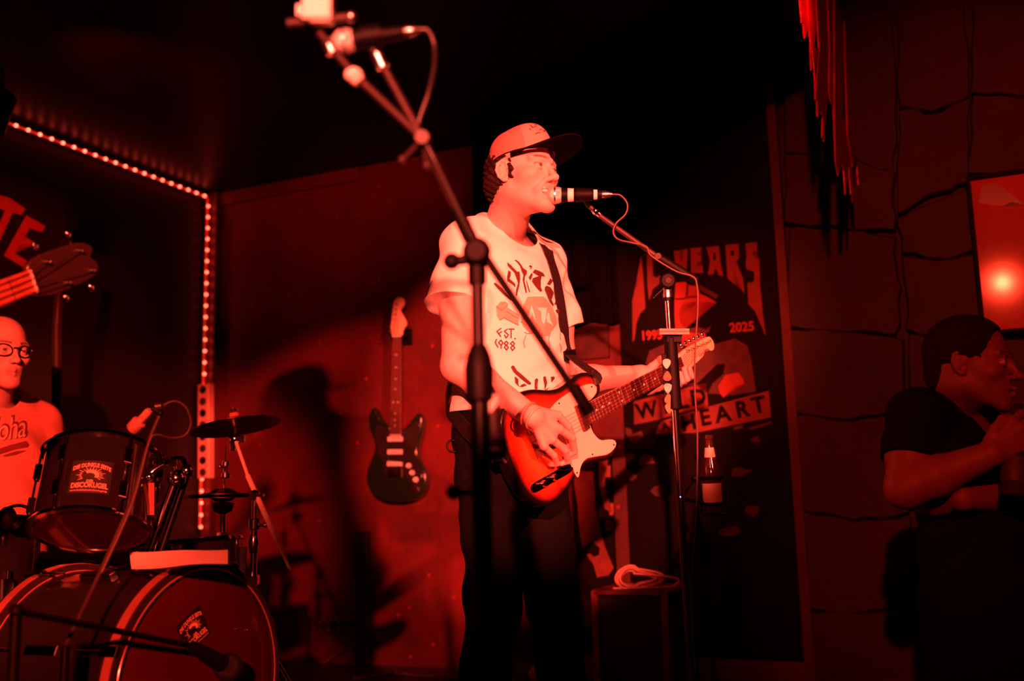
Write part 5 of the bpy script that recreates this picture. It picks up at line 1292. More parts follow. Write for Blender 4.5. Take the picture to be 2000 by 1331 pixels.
# ------------------------------------------------------------------ drum kit
mSHELL = mat('black_drum_lacquer', (.012, .008, .008), .12, 0, .1, 6, coat=.8)
mHOOPK = mat('black_glossy_hoop', (.03, .015, .014), .12, 0, .1, 10, coat=.9)
mINLAY = mat('hoop_inlay', (.40, .13, .10), .2, .2, .1, 20, coat=.6)
mHEADK = mat('dark_gloss_drumhead', (.06, .004, .003), .13, 0, .15, 4, coat=.5)
mHEADC = mat('clear_drumhead', (.035, .004, .003), .18, 0, .2, 5, coat=.6)
mSTK = mat('sticker_black', (.012, .008, .008), .5)
mSTW = mat('sticker_print', (.85, .42, .30), .6, 0, .1, 40)
def sticker(parent, mapper, k=1.0):
    """black sticker: sun-rayed mirror ball between two lines of lettering; mapper takes -1..1 coords"""
    mk('sticker', (lambda r: ([mapper(x, y, .0012) for x, y in r[0]], r[1]))(polys2d([[(-1, -1), (1, -1), (1, 1), (-1, 1)]], .25)), mSTK, parent)
    def word(sx, y, size, arc, w, off=.02):
        V, Fc = text2d(sx, 1.0, off); xs = [v[0] for v in V]; f = w / (max(xs) - min(xs)); V2 = []
        for x, yy in V:
            X = x * f; V2.append((X, y + yy * size + arc * (1 - (X / .9) ** 2)))
        mk('sticker_lettering', ([mapper(x, y_, .0022) for x, y_ in V2], Fc), mSTW, parent)
    word('DIE DUNKLE SEITE', .48, .34, .22, 1.8, .03)
    word('DER', -.30, .22, 0, .32, .03)
    word('DISCOKUGEL', -.58, .42, .04, 1.75, .03)
    word('www.dunkleseitederdiscokugel.de', -.86, .14, .02, 1.75, .01)
    polys = []
    for i in range(22):
        a = math.pi * 2 * i / 22; r0, r1, w = .44, .60 + .14 * (i % 2), .030
        if math.sin(a) < -.55: continue
        c, s_ = math.cos(a), math.sin(a); polys.append([(c * r0 - s_ * w, .08 + s_ * r0 * .8 + c * w), (c * r1, .08 + s_ * r1 * .8), (c * r0 + s_ * w, .08 + s_ * r0 * .8 - c * w)])
    polys.append([(.40 * math.cos(a), .08 + .33 * math.sin(a)) for a in np.linspace(-.5, 2.3, 10)] + [(.24 * math.cos(a) - .03, .04 + .18 * math.sin(a)) for a in np.linspace(2.3, -.5, 10)])
    mk('sticker_sun', (lambda r: ([mapper(x, y, .0022) for x, y in r[0]], r[1]))(polys2d(polys)), mSTW, parent)

# ---- bass drum
BC = at(384, 1336, 2.36); BR = .272; BAx = norm(E1 + EZ * .02); bx_, by_, _ = frame(BAx)
bup_ = norm(EZ - BAx * np.dot(EZ, BAx)); bri = norm(np.cross(bup_, BAx))        # bri points to the camera-left side when seen from the front
if np.dot(bri, _R) < 0: bri = -bri
bd_ = thing('bass_drum', A((*(BC - BAx * .2)[:2], 0)), 'large black bass drum with glossy front head at lower left', 'drum')
mk('shell', lathe(BC - BAx * .42, BAx, [(0, BR - .006), (.42, BR - .006)], 64), mSHELL, bd_, smooth='auto')
for o_, nm in ((.0, 'hoop'), (-.42, 'hoop')):
    c = BC + BAx * o_
    hp0 = mk('hoop', lathe(c - BAx * .020, BAx, [(0, BR - .004), (0, BR + .012), (.040, BR + .012), (.040, BR - .010), (.034, BR - .010), (.034, BR - .004)], 72, True), mHOOPK, bd_, smooth='auto')
    mk('hoop_inlay', lathe(c - BAx * .012, BAx, [(0, BR + .012), (0, BR + .0135), (.024, BR + .0135), (.024, BR + .012)], 72, True), mINLAY, hp0, smooth='auto')
    mk('hoop_inlay', lathe(c + BAx * .0202, BAx, [(0, BR - .009), (.0012, BR - .008), (.0012, BR - .0045), (0, BR - .0035)], 72, True), mINLAY, hp0, smooth='auto')
hdk = mk('front_head', lathe(BC + BAx * .008, BAx, [(0, BR - .006), (.002, BR - .010), (.002, .12), (.003, 0)], 64), mHEADK, bd_, smooth='auto')
mk('batter_head', lathe(BC - BAx * .430, -BAx, [(0, BR - .006), (.002, BR - .012), (.003, 0)], 64), mHEADK, bd_, smooth='auto')
for i in range(8):
    a = math.pi / 8 + i * math.pi / 4; e = bup_ * math.sin(a) + bri * math.cos(a); tg = np.cross(BAx, e)
    for o_ in (.0, -.42):
        c = BC + BAx * o_ + e * (BR + .017)
        lg = mk('claw', merge(obox(c, (BAx, tg, e), (.024, .012, .005)), rod(c - BAx * math.copysign(.0, 1) , c + (BAx * -.10 if o_ == 0 else BAx * .10), .0032, 8)), mCHROME, bd_, smooth='auto')
    mk('lug', obox(BC - BAx * .21 + e * (BR + .006), (BAx, tg, e), (.05, .011, .011)), mCHROME, bd_)
for sg_ in (-1, 1):
    f0 = BC - BAx * .06 - bup_ * BR * .55 + bri * sg_ * BR * .80
    f1 = f0 + bri * sg_ * .13 + BAx * .10; f1 = A((f1[0], f1[1], .012))
    mk('spur', merge(rod(f0, f1, .007), ball(f1, .0115, 10)), mCHROME, bd_, smooth='auto')
sc_ = on_plane(377, 1231, BC + BAx * .011, BAx); ro = math.radians(28)
sx = bri * math.cos(ro) + bup_ * math.sin(ro); sy = -bri * math.sin(ro) + bup_ * math.cos(ro)
sticker(hdk, lambda x, y, o: sc_ + sx * x * .044 + sy * y * .040 + BAx * o)
for px, py in ((462, 1229), (483, 1231), (488, 1318)):
    mk('rivet', ball(on_plane(px, py, BC + BAx * .012, BAx), .004, 10), mCHROME, hdk, smooth=True)

# ---- kick microphone on a short boom
kt = on_plane(446, 1304, BC + BAx * .09, BAx)
ks = thing('kick_mic_stand', A((*at(25, 1331, 1.75)[:2], 0)), 'low dark boom stand reaching in front of the bass drum', 'mic stand')
kb = A((*at(25, 1331, 1.75)[:2], 0)); kj = at(30, 1196, 1.75); kj = A((kb[0], kb[1], kj[2]))
mk('base', lathe(kb, EZ, [(0, .09), (.012, .09), (.02, .08), (.03, .02), (.03, 0)], 30), mBLACK, ks, smooth='auto')
mk('tube', rod(kb, kj, .010), mBLACK, ks, smooth='auto')
km0 = on_plane(372, 1262, BC + BAx * .09, BAx)
mk('boom', rod(kj, km0, .0065), mBLACK, ks, smooth='auto')
mk('boom_clutch', ball(kj, .013, 14), mMATTE, ks, smooth=True)
km = thing('kick_microphone', kt - EZ * .03, 'black ball-headed microphone in front of the bass drum', 'microphone')
dk = norm(kt - km0)
mk('head', ball(kt, .034, 22), mat('black_grille', (.015, .010, .010), .45, .4, .3, 300, .5, bscale=700), km, smooth=True)
mk('handle', lathe(km0, dk, [(0, .010), (.01, .014), (np.linalg.norm(kt - km0) - .03, .020), (np.linalg.norm(kt - km0) - .01, .026)], 20), mMATTE, km, smooth='auto')

# ---- rack tom
TT = at(190, 962, 2.50); tax = norm(EZ + _F * .46 - _R * .05); TR = .137; TH = .205
tt_ = thing('rack_tom', TT - tax * TH / 2, 'black rack tom with white logo sticker above the bass drum', 'drum')
tx, ty, _ = frame(tax)
mk('shell', lathe(TT - tax * TH / 2, tax, [(0, TR), (TH, TR)], 56), mSHELL, tt_, smooth='auto')
for o_ in (-TH / 2 - .004, TH / 2 - .010):
    mk('rim', lathe(TT + tax * o_, tax, [(0, TR - .004), (0, TR + .010), (.003, TR + .012), (.012, TR + .007), (.014, TR - .002)], 56, True), mCHROME, tt_, smooth='auto')
mk('top_head', lathe(TT + tax * (TH / 2 + .001), tax, [(0, TR - .003), (.001, 0)], 48), mHEADC, tt_)
mk('bottom_head', lathe(TT - tax * (TH / 2 + .001), -tax, [(0, TR - .003), (.001, 0)], 48), mHEADC, tt_)
tcam = norm(CAM - TT); tcam = norm(tcam - tax * np.dot(tcam, tax)); tsd = norm(np.cross(tax, tcam))   # tsd to the right in the photo
if np.dot(tsd, _R) < 0: tsd = -tsd
for i in range(6):
    a = math.radians(-38 + 60 * i); e = tcam * math.cos(a) + tsd * math.sin(a); tg = np.cross(tax, e)
    lg = mk('lug', obox(TT + tax * .045 + e * (TR + .007), (tax, tg, e), (.020, .010, .009)), mCHROME, tt_, smooth='auto')
    mk('lug', obox(TT - tax * .045 + e * (TR + .007), (tax, tg, e), (.020, .010, .009)), mCHROME, tt_, smooth='auto')
    mk('tension_rod', rod(TT - tax * (TH / 2 + .004) + e * (TR + .009), TT + tax * (TH / 2 + .010) + e * (TR + .009), .0030, 8), mCHROME, lg, smooth='auto')
_pc = on_plane(177, 931, TT + tcam * TR, tcam); a0_ = math.atan2(np.dot(_pc - TT, tsd), TR); h0_ = float(np.dot(_pc - TT, tax))
def tom_map(x, y, o):
    a = a0_ + x * .047 / TR; return TT + (tcam * math.cos(a) + tsd * math.sin(a)) * (TR + o) + tax * (h0_ + y * .042)
shl = [o for o in tt_.children if o.name.startswith('shell')][0]
sticker(shl, tom_map)
# tom holder: chrome posts and L-arms on the bass drum
th = thing('tom_holder', BC - BAx * .21 + bup_ * BR, 'chrome double tom holder post rising from the bass drum', 'hardware')
ph_ = BC - BAx * .17 + bup_ * (BR + .004)
top_ = at(345, 935, 2.52)
mk('base_plate', obox(ph_ , (BAx, bri, bup_), (.035, .028, .006)), mCHROME, th)
mk('post', rod(ph_, top_, .0125), mCHROME, th, smooth='auto')
mk('post', rod(ph_ + bri * .04, at(366, 925, 2.56), .009), mBLACK, th, smooth='auto')
mk('ball_joint', merge(ball(top_, .024, 16), ball(at(365, 920, 2.55), .018, 14)), mCHROME, th, smooth=True)
mk('arm', tube(spline([top_, at(335, 905, 2.52), at(300, 920, 2.50), at(285, 945, 2.49)], 5), .0075, 10), mCHROME, th, smooth='auto')
mk('arm', tube(spline([at(365, 920, 2.55), at(352, 895, 2.58), at(310, 908, 2.62)], 5), .0075, 10), mCHROME, th, smooth='auto')
mk('wing_nut', merge(obox(at(333, 903, 2.50), (_R, _U, _F), (.016, .006, .005)), ball(at(292, 932, 2.48), .012, 10), ball(at(300, 890, 2.50), .008, 8), obox(at(295, 905, 2.49), (_R, _U, _F), (.005, .014, .005))), mCHROME, th, smooth='auto')
mk('bracket', obox(at(283, 950, 2.49), (_R, _U, _F), (.012, .030, .010)), mCHROME, th)
mk('strap_tag', obox(at(296, 975, 2.48), (_R, _U, _F), (.007, .040, .002)), mat('tan_tag', (.30, .07, .05), .6), th)
# sheet of paper on top of the bass drum
pr_ = [at(253, 1080, 2.28), at(445, 1074, 2.30), at(443, 1102, 2.22), at(400, 1103, 2.20), at(350, 1106, 2.18), at(300, 1108, 2.17), at(258, 1112, 2.16)]
def lift(px, py, f): return at(px, py, 2.30 - .10 * f)
V = []; Fc = []; nx = 20; ny = 6
for side in (0, 1):
    for j in range(ny + 1):
        f = j / ny
        for i in range(nx + 1):
            u = i / nx; x0 = 253 + 192 * u; y0 = 1079 - 5 * u + 1.0 * math.sin(u * 9); y1 = 1112 - 11 * u + 2 * math.sin(u * 7)
            V.append(at(x0 + 4 * f * (1 - u), y0 + (y1 - y0) * f, 2.32 - .10 * f + .003 * side + .006 * math.sin(u * 6 + f * 2)))
m = nx + 1; o2 = (ny + 1) * m
for j in range(ny):
    for i in range(nx):
        q = (j * m + i, j * m + i + 1, (j + 1) * m + i + 1, (j + 1) * m + i); Fc.append(q); Fc.append(tuple(o2 + k for k in q[::-1]))
tag(mk('paper_sheet', (V, Fc), mat('white_paper', (.78, .62, .55), .75, 0, .03, 20), smooth=True), 'bright white sheet of paper propped on top of the bass drum', 'paper')

# ---- tom microphone on its thin boom
tm = thing('tom_microphone', at(278, 822, 2.36), 'small stubby microphone aimed at the rack tom', 'microphone')
ma, mb_ = at(264, 833, 2.36), at(303, 790, 2.34); dm = norm(mb_ - ma)
mk('capsule', lathe(ma, dm, [(-.012, 0), (-.012, .014), (-.008, .017), (.016, .017), (.02, .010)], 22), mat('tan_mic_body', (.42, .20, .14), .45, .2), tm, smooth='auto')
mk('handle', lathe(ma + dm * .018, dm, [(0, .0095), (.035, .0095), (.04, .007)], 18), mat('tan_mic_body', (.42, .20, .14)), tm, smooth='auto')
mk('connector', lathe(at(304, 795, 2.34), norm(_R + _U * .15), [(0, .007), (.001, .0095), (.016, .0095), (.02, .005)], 16), mSTEEL, tm, smooth='auto')
ts_ = thing('tom_mic_stand', A((*at(250, 1100, 2.30)[:2], 0)), 'thin dark boom arm carrying the tom microphone', 'mic stand')
e_ = at(313, 808, 2.34)
mk('arm', tube([e_, at(295, 850, 2.32), at(255, 985, 2.24), at(195, 1120, 2.14), at(128, 1262, 2.02)], .0048, 8), mGREY, ts_, smooth='auto')
kq = at(128, 1262, 2.02); mk('tube', rod(kq, A((kq[0], kq[1], 0)), .009), mBLACK, ts_, smooth='auto')
mk('base', lathe(A((kq[0], kq[1], 0)), EZ, [(0, .09), (.012, .09), (.02, .08), (.03, .02), (.03, 0)], 30), mBLACK, ts_, smooth='auto')
mk('mic_clip', merge(ball(e_, .009, 10), rod(e_, at(298, 798, 2.34), .006)), mMATTE, ts_, smooth='auto')
tag(mk('mic_cable', tube(spline([at(316, 794, 2.34), at(340, 784, 2.36), at(362, 795, 2.38), at(373, 825, 2.40), at(362, 850, 2.40), at(335, 856, 2.37), at(305, 850, 2.32), at(290, 868, 2.30), at(258, 985, 2.23), at(198, 1120, 2.13)], 8), .0028, 8), mCABLE2, smooth=True), 'thin cable looping behind the tom microphone', 'cable')

# ---- crash cymbal on a boom stand, hi-hat behind it
DC = 3.25
mCYM = mat('dark_bronze_cymbal', (.16, .055, .035), .22, 1.0, .2, 8)
def cymbal(c, ax, R, bell=.045, drop=.022): return lathe(c, ax, [(-drop, R), (-drop + .0012, R), (-.004, bell), (.008, bell * .6), (.011, .006), (.0095, .006), (.006, bell * .6), (-.0055, bell)], 60)
cc_ = at(459, 822, DC); cax = norm(EZ + _F * .10 - _R * .18 - _U * 0)
cs = thing('crash_cymbal_stand', A((*at(500, 1200, 2.98)[:2], 0)), 'chrome cymbal boom stand with bright slanted rod behind the bass drum', 'cymbal stand')
cth = tag(mk('crash_cymbal', cymbal(cc_, cax, .145), mCYM, smooth='auto'), 'tilted dark crash cymbal beside the LED strip', 'cymbal')
tl = at(459, 858, DC - .02)
mk('tilter', merge(ball(tl, .020, 14), obox(tl + _R * .01, (_R, _U, _F), (.022, .010, .012)), rod(tl, cc_, .006), obox(at(455, 870, DC - .02), (_R, _U, _F), (.008, .018, .008))), mCHROME, cs, smooth='auto')
mk('felt', lathe(cc_ + cax * .012, cax, [(0, .016), (.012, .016), (.014, .010), (.014, 0)], 18), mat('red_felt', (.45, .10, .08), .9), cs)
mk('wing_nut', merge(rod(cc_ + cax * .02, cc_ + cax * .045, .004), obox(cc_ + cax * .034, (_R, _F, cax), (.012, .004, .005))), mCHROME, cs)
jn = at(497, 968, 3.02); re_ = at(566, 1112, 2.80)
mk('boom_rod', tube([tl, at(484, 930, 3.09), at(484.2, 930.5, 3.09), at(540, 1055, 2.89), at(541, 1057, 2.885), re_], [.0058, .0058, .0085, .0085, .0045, .0040], 12), mat('bright_rod', (.85, .70, .66), .35, .15), cs, smooth='auto')
jb = A((jn[0], jn[1], 0))
mk('boom_joint', merge(ball(jn, .017, 14), rod(jn - _F * .02, jn + _F * .02, .012), obox(jn + _R * .018, (_R, _U, _F), (.01, .004, .012))), mCHROME, cs, smooth='auto')
zz = lambda py: A((jn[0], jn[1], at(497, py, 3.02)[2]))
mk('upper_tube', rod(zz(1090), jn, .0085), mCHROME, cs, smooth='auto')
mk('middle_tube', rod(zz(1180), zz(1020), .011), mCHROME, cs, smooth='auto')
mk('lower_tube', rod(A((jn[0], jn[1], .1)), zz(1150), .013), mCHROME, cs, smooth='auto')
mk('height_clamp', merge(lathe(zz(1035), EZ, [(0, .014), (.003, .018), (.03, .018), (.033, .014)], 16), wing(zz(1026), _R, .034, .005), lathe(zz(1080), EZ, [(0, .012), (.03, .016), (.05, .012)], 16), obox(zz(1132), (_R, _F, EZ), (.016, .014, .014))), mCHROME, cs, smooth='auto')
for i in range(3):
    a = 2.1 * i + .5; f = jb + A((math.cos(a) * .24, math.sin(a) * .24, .012))
    mk('leg', merge(rod(A((jn[0], jn[1], .42)), f, .008), ball(f, .013, 8)), mCHROME, cs, smooth='auto')
hh = thing('hi_hat', A((*at(437, 1150, 3.30)[:2], 0)), 'hi-hat cymbal pair on its stand behind the crash', 'cymbal')
hc_ = at(436, 960, 3.30); hb = A((hc_[0], hc_[1], 0))
mk('top_cymbal', cymbal(hc_, EZ, .135), mCYM, hh, smooth='auto')
mk('bottom_cymbal', cymbal(hc_ - EZ * .024, -EZ, .135, drop=.014), mCYM, hh, smooth='auto')
mk('pull_rod', rod(hc_ - EZ * .05, at(441, 870, 3.30), .0035), mCHROME, hh, smooth='auto')
mk('clutch', merge(lathe(at(440, 935, 3.30), EZ, [(0, .010), (.004, .016), (.016, .016), (.018, .009), (.04, .009), (.042, .014), (.055, .014), (.058, .004)], 16), wing(at(441, 912, 3.30), -_R, .02, .004)), mCHROME, hh, smooth='auto')
mk('seat', lathe(hc_ - EZ * .075, EZ, [(0, .010), (.01, .03), (.035, .036), (.04, .02)], 18), mMATTE, hh, smooth='auto')
mk('tube', rod(hb + EZ * .1, hc_ - EZ * .07, .011), mCHROME, hh, smooth='auto')
mk('clamp', merge(lathe(A((hc_[0], hc_[1], at(436, 1062, 3.30)[2])), EZ, [(0, .013), (.003, .018), (.035, .018), (.038, .013)], 16), wing(A((hc_[0], hc_[1], at(436, 1055, 3.30)[2])), _R, .03, .006)), mWHITE, hh, smooth='auto')
for i in range(3):
    a = 2.1 * i; f = hb + A((math.cos(a) * .22, math.sin(a) * .22, .012))
    mk('leg', merge(rod(hb + EZ * .3, f, .007), ball(f, .012, 8)), mCHROME, hh, smooth='auto')

# ---- snare drum behind, half hidden
sn = thing('snare_drum', A((*at(372, 1098, 2.96)[:2], 0)), 'snare drum half hidden behind the bass drum and paper', 'drum')
sc0 = at(372, 1098, 2.96); sax = norm(EZ - E1 * .08)
mk('shell', lathe(sc0 - sax * .06, sax, [(0, .150), (.12, .150)], 48), mSHELL, sn, smooth='auto')
for o_ in (-.066, .052): mk('rim', lathe(sc0 + sax * o_, sax, [(0, .147), (0, .158), (.003, .161), (.012, .156), (.014, .147)], 48, True), mCHROME, sn, smooth='auto')
mk('top_head', lathe(sc0 + sax * .0605, sax, [(0, .147), (.001, 0)], 40), mat('worn_white_head', (.25, .06, .04), .5, 0, .3, 10), sn)
for i in range(8):
    a = i * math.pi / 4; e = A((math.cos(a), math.sin(a), 0)); mk('lug', obox(sc0 + e * .157, (e, np.cross(EZ, e), EZ), (.008, .009, .04)), mCHROME, sn)
mk('stand_tube', rod(A((sc0[0], sc0[1], .12)), sc0 - sax * .075, .012), mCHROME, sn, smooth='auto')
for i in range(3):
    a = 2.1 * i + .9; f = A((sc0[0] + math.cos(a) * .2, sc0[1] + math.sin(a) * .2, .012))
    mk('leg', merge(rod(A((sc0[0], sc0[1], .3)), f, .007), ball(f, .012, 8)), mCHROME, sn, smooth='auto')
    mk('basket_arm', rod(sc0 - sax * .075, sc0 - sax * .07 + A((math.cos(a), math.sin(a), 0)) * .15, .005), mCHROME, sn, smooth='auto')

# ---- floor tom at the lower left edge with a clip microphone
ft = thing('floor_tom', A((*at(-10, 1150, 2.55)[:2], 0)), 'dark floor tom at the bottom left edge in front of the drummer', 'drum')
fc0 = at(-14, 1150, 2.62); fax = norm(EZ + _F * .12)
mk('shell', lathe(fc0 - fax * .18, fax, [(0, .098), (.36, .098)], 48), mSHELL, ft, smooth='auto')
for o_ in (-.186, .172): mk('rim', lathe(fc0 + fax * o_, fax, [(0, .095), (0, .106), (.003, .109), (.012, .104), (.014, .095)], 48, True), mHOOPK, ft, smooth='auto')
mk('top_head', lathe(fc0 + fax * .181, fax, [(0, .095), (.001, 0)], 40), mHEADC, ft)
for i in range(3):
    a = 2.1 * i - .8; e = A((math.cos(a), math.sin(a), 0)); p = fc0 + e * .112
    mk('leg', merge(rod(A((p[0], p[1], .012)), p + EZ * .05, .006), ball(A((p[0], p[1], .013)), .012, 8), obox(p, (e, np.cross(EZ, e), EZ), (.01, .012, .03))), mCHROME, ft, smooth='auto')
cm_ = thing('clip_microphone', at(25, 1040, 2.50), 'black clip-on microphone on the floor tom rim', 'microphone')
mk('body', merge(ball(at(14, 1012, 2.50), .022, 16, (1, 1, 1.3)), rod(at(14, 1012, 2.50), at(35, 1030, 2.51), .012)), mMATTE, cm_, smooth='auto')
mk('bow', tube(spline([at(4, 1020, 2.50), at(12, 996, 2.50), at(40, 988, 2.51), at(66, 1003, 2.52), at(75, 1040, 2.53), at(75, 1090, 2.54)], 6), .0042, 8), mMATTE, cm_, smooth=True)

# ------------------------------------------------------------------ drummer
DT = A((*at(-22, 900, 3.30)[:2], 0)); DFw = norm(E1 + A((.0, -.25, 0))); DRt = norm(np.cross(DFw, EZ))
DH = at(2, 688, 3.22); DHR = head_frame((.80, -.60), math.radians(-3))
hz = DH[2]
dz = hz - 1.665                                   # seated: whole torso lowered
s = SDF()
tb_ = [(z + dz, a, b, c, d) for z, a, b, c, d in body_tab()]
s.add(s_loft(DT, DRt, DFw, tb_), 0)
dnb = DT + EZ * (1.515 + dz)
head_sdf(s, DH, DHR, dnb, 1.0, smile=False, nr=(.056, .062))
dSR = DT + DRt * .172 + EZ * (1.455 + dz); dSL = DT - DRt * .172 + EZ * (1.455 + dz)
dER = dSR + A((0, 0, -.29)) + DRt * .06 - DFw * .02; dEL = dSL + A((0, 0, -.29)) - DRt * .05 + DFw * .02
dWR = dER + DFw * .22 + EZ * .02 - DRt * .04; dWL = dEL + DFw * .22 - EZ * .02 + DRt * .05
for a, b, c in ((dSR, dER, dWR), (dSL, dEL, dWL)):
    chain(s, [a, b], [.052, .042], .03); chain(s, [b, b * .66 + c * .34, c], [.041, .042, .028], .02)
fist = [(.9, 1.2, .6)] * 4
hand_sdf(s, dWR, DFw, EZ, -DRt, fist, ((.05, .035, -.02), (.075, .02, -.035), (.09, .0, -.04)))
hand_sdf(s, dWL, DFw, EZ, DRt, fist, ((.05, .035, -.02), (.075, .02, -.035), (.09, .0, -.04)))
V, Fc = mesh_sdf(s, DT + A((-.45, -.5, .4)), DT + A((.5, .45, 1.75)), .0045); V = np.asarray(V)
col = np.tile(SKIN, (len(V), 1)); hd_ = np.linalg.norm(V - DH, axis=1) < .2
col[hd_] = head_col(V[hd_], col[hd_], DH, DHR, 1.0, SKIN, LIP, BROW, beard=.35)
dr = thing('person', DT + EZ * .45, 'bald drummer in glasses and pale T-shirt seated behind the drums', 'person')
mk('body', (V, Fc), mSKIN, dr, smooth=True, col=col)
s = SDF(); dz2 = dz
s.add(s_loft(DT, DRt, DFw, [(z + dz2, a, b, c, d) for z, a, b, c, d in tt]), 0)
for Sx, Ex, g in ((dSR, dER, 1), (dSL, dEL, -1)):
    s.add(s_rc(dnb - DFw * .012 + EZ * .008 + DRt * g * .03, Sx + EZ * .004 - DRt * g * .01, .064, .066), .04)
    dv = norm(Ex - Sx); q = SDF(); q.add(s_rc(Sx, Sx + dv * .22, .064, .070), .02); q.cut(s_plane(Sx + dv * .19, dv), .002); s.add(q, .03)
s.off(waves([(.0030, (26, 9, 31), .4), (.0022, (-18, 30, 42), 1.1)]))
s.off(shell(.008))
s.sub(s_rc(DT + EZ * (1.55 + dz) - DFw * .02, DT + EZ * (1.70 + dz) + DFw * .05, .076, .10), .002)
s.sub(s_rc(DT + EZ * (1.545 + dz) + DFw * .03, DT + EZ * (1.70 + dz) + DFw * .14, .074, .09), .003)
V, Fc = mesh_sdf(s, DT + A((-.45, -.5, .5)), DT + A((.5, .45, 1.4)), .0045)
mDSH = mat('salmon_cotton', (.62, .22, .16), .85, 0, .04, 40, .1, bscale=400)
dsh = mk('tshirt', (V, Fc), mDSH, dr, smooth=True)
s = SDF()
s.add(s_ell(DT + EZ * .56, (.18, .15, .13), np.stack([DRt, DFw, EZ], 1)), 0)
for g in (-1, 1):
    hpj = DT + DRt * g * .09 + EZ * .55; kne = hpj + DFw * .40 + DRt * g * .10 - EZ * .03; ank = A((*(kne + DFw * .06)[:2], .07))
    chain(s, [hpj, kne, ank], [.095, .068, .055], .04, .03)
    chain(s, [ank - EZ * .025 - DFw * .03, ank - EZ * .030 + DFw * .16], [.042, .034], .02)
s.cut(s_plane((0, 0, .003), -EZ), .0)
V, Fc = mesh_sdf(s, DT + A((-.6, -.6, 0)), DT + A((.8, .6, .75)), .008)
mk('trousers', (V, Fc), mJEAN, dr, smooth=True)
# glasses
dl = lambda x, y, z: DH + DHR @ A((x, y, z))
mGL = mat('black_spectacle_frame', (.012, .010, .010), .3)
gls = mk('glasses', merge(*[tube([dl(g * (.034 + .025 * math.cos(a) * (1 - .1 * math.sin(a))), .098 - .022 * abs(g * .034 + g * .025 * math.cos(a)) / .06, .000 + .019 * math.sin(a) - .001) for a in np.linspace(0, 2 * math.pi, 25)], .0026, 8) for g in (-1, 1)],
    *[tube([dl(g * .060, .078, .006), dl(g * .078, .045, .008), dl(g * .083, -.010, .006)], .0028, 8) for g in (-1, 1)], tube([dl(-.011, .102, .006), dl(0, .105, .008), dl(.011, .102, .006)], .0024, 8)), mGL, dr, smooth='auto')
# shirt lettering
bpy.context.view_layer.update()
dm_ = surf_mapper(dsh, .0022); mDINK = mat('shirt_script_dark', (.16, .02, .016), .8); mDINK2 = mat('shirt_script_pale', (.72, .42, .34), .8)
V, Fc = text2d('Aloha', 1.0, .045, .92)
def aloha(off): return [(7 + off + (x + .16 * y) * 40, 842 - off - y * 62 - x * 6) for x, y in V]
bmx = lambda P, mp: [mp(x, y) for x, y in P]
mk('shirt_lettering', (bmx(aloha(2.0), dm_), Fc), mDINK, dsh)
dm2 = surf_mapper(dsh, .0034)
V, Fc = text2d('Aloha', 1.0, .0, .92)
mk('shirt_lettering', (bmx(aloha(0), dm2), Fc), mDINK2, dsh)
onsurf('shirt_swoosh', [[(-20, 884), (0, 876), (25, 868), (50, 862), (56, 868), (54, 874), (30, 878), (5, 886), (-20, 896)]], dm_, mDINK, dsh)
onsurf('shirt_swoosh', [[(5, 890), (30, 882), (52, 880), (30, 889), (8, 893)]], dm_, mDINK, dsh)
th_ = thing('drum_throne', A((DT[0], DT[1], 0)), 'round black drum stool under the drummer', 'stool')
mk('seat', lathe(DT + EZ * .38, EZ, [(0, .15), (.01, .165), (.045, .165), (.06, .15), (.06, 0)], 40), mBCOT, th_, smooth='auto')
mk('post', rod(DT + EZ * .1, DT + EZ * .385, .016), mCHROME, th_, smooth='auto')
for i in range(3):
    a = 2.1 * i + .3; f = DT + A((math.cos(a) * .24, math.sin(a) * .24, .012)); mk('leg', merge(rod(DT + EZ * .28, f, .009), ball(f, .013, 8)), mCHROME, th_, smooth='auto')
# ------------------------------------------------------------------ man listening at the right
RFw = norm(A((.56, -.83, 0))); RRt = norm(np.cross(RFw, EZ))
RH = at(1896, 712, 2.58); RHR = head_frame((.80, -.60), math.radians(-4))
RT = A((*at(1893, 900, 2.66)[:2], 0)); rz = RH[2] - 1.655                   # his feet are rz above the audience floor datum
s = SDF()
s.add(s_loft(RT, RRt, RFw, [(z + rz, a, b, c * 1.08, d * 1.1) for z, a, b, c, d in body_tab()]), 0)
rnb = RT + EZ * (1.51 + rz)
head_sdf(s, RH, RHR, rnb, 1.03, smile=False, nr=(.062, .068))
rSR = at(1790, 812, 2.56); rSL = RT - RRt * .19 + EZ * (1.45 + rz)
rER = at(1768, 955, 2.46); rWR = at(1935, 888, 2.40)
rEL = at(2065, 965, 2.66); rWL = at(1880, 975, 2.44)
chain(s, [rSR, (rSR + rER) / 2, rER], [.058, .058, .047], .03, .03); chain(s, [rER, rER * .65 + rWR * .35, rWR], [.047, .049, .031], .02, .02)
chain(s, [rSL, (rSL + rEL) / 2, rEL], [.058, .054, .046], .03, .03); chain(s, [rEL, rEL * .65 + rWL * .35, rWL], [.046, .047, .031], .02, .02)
hdir = norm(at(1985, 852, 2.40) - rWR)
hand_sdf(s, rWR, hdir, norm(-_F + _U * .2), _U, [(.5, 1.2, .8)] * 4, ((.045, .040, .0), (.075, .045, -.012), (.098, .035, -.03)), sc=1.05)
hand_sdf(s, rWL, norm(at(1800, 985, 2.50) - rWL), norm(-_F - _U * .4), _U, [(.2, .4, .3)] * 4, ((.05, .04, -.01), (.08, .045, -.015), (.10, .04, -.02)), sc=1.05)
V, Fc = mesh_sdf(s, RT + A((-.45, -.55, .1)), RT + A((.55, .45, 1.45)), .0045); V = np.asarray(V)
SKIN_SHADED = SKIN * A((.34, .16, .12))  # shaded copy of the skin, his dim light is put into the colour
col = np.tile(SKIN_SHADED, (len(V), 1)); hd_ = np.linalg.norm(V - RH, axis=1) < .21
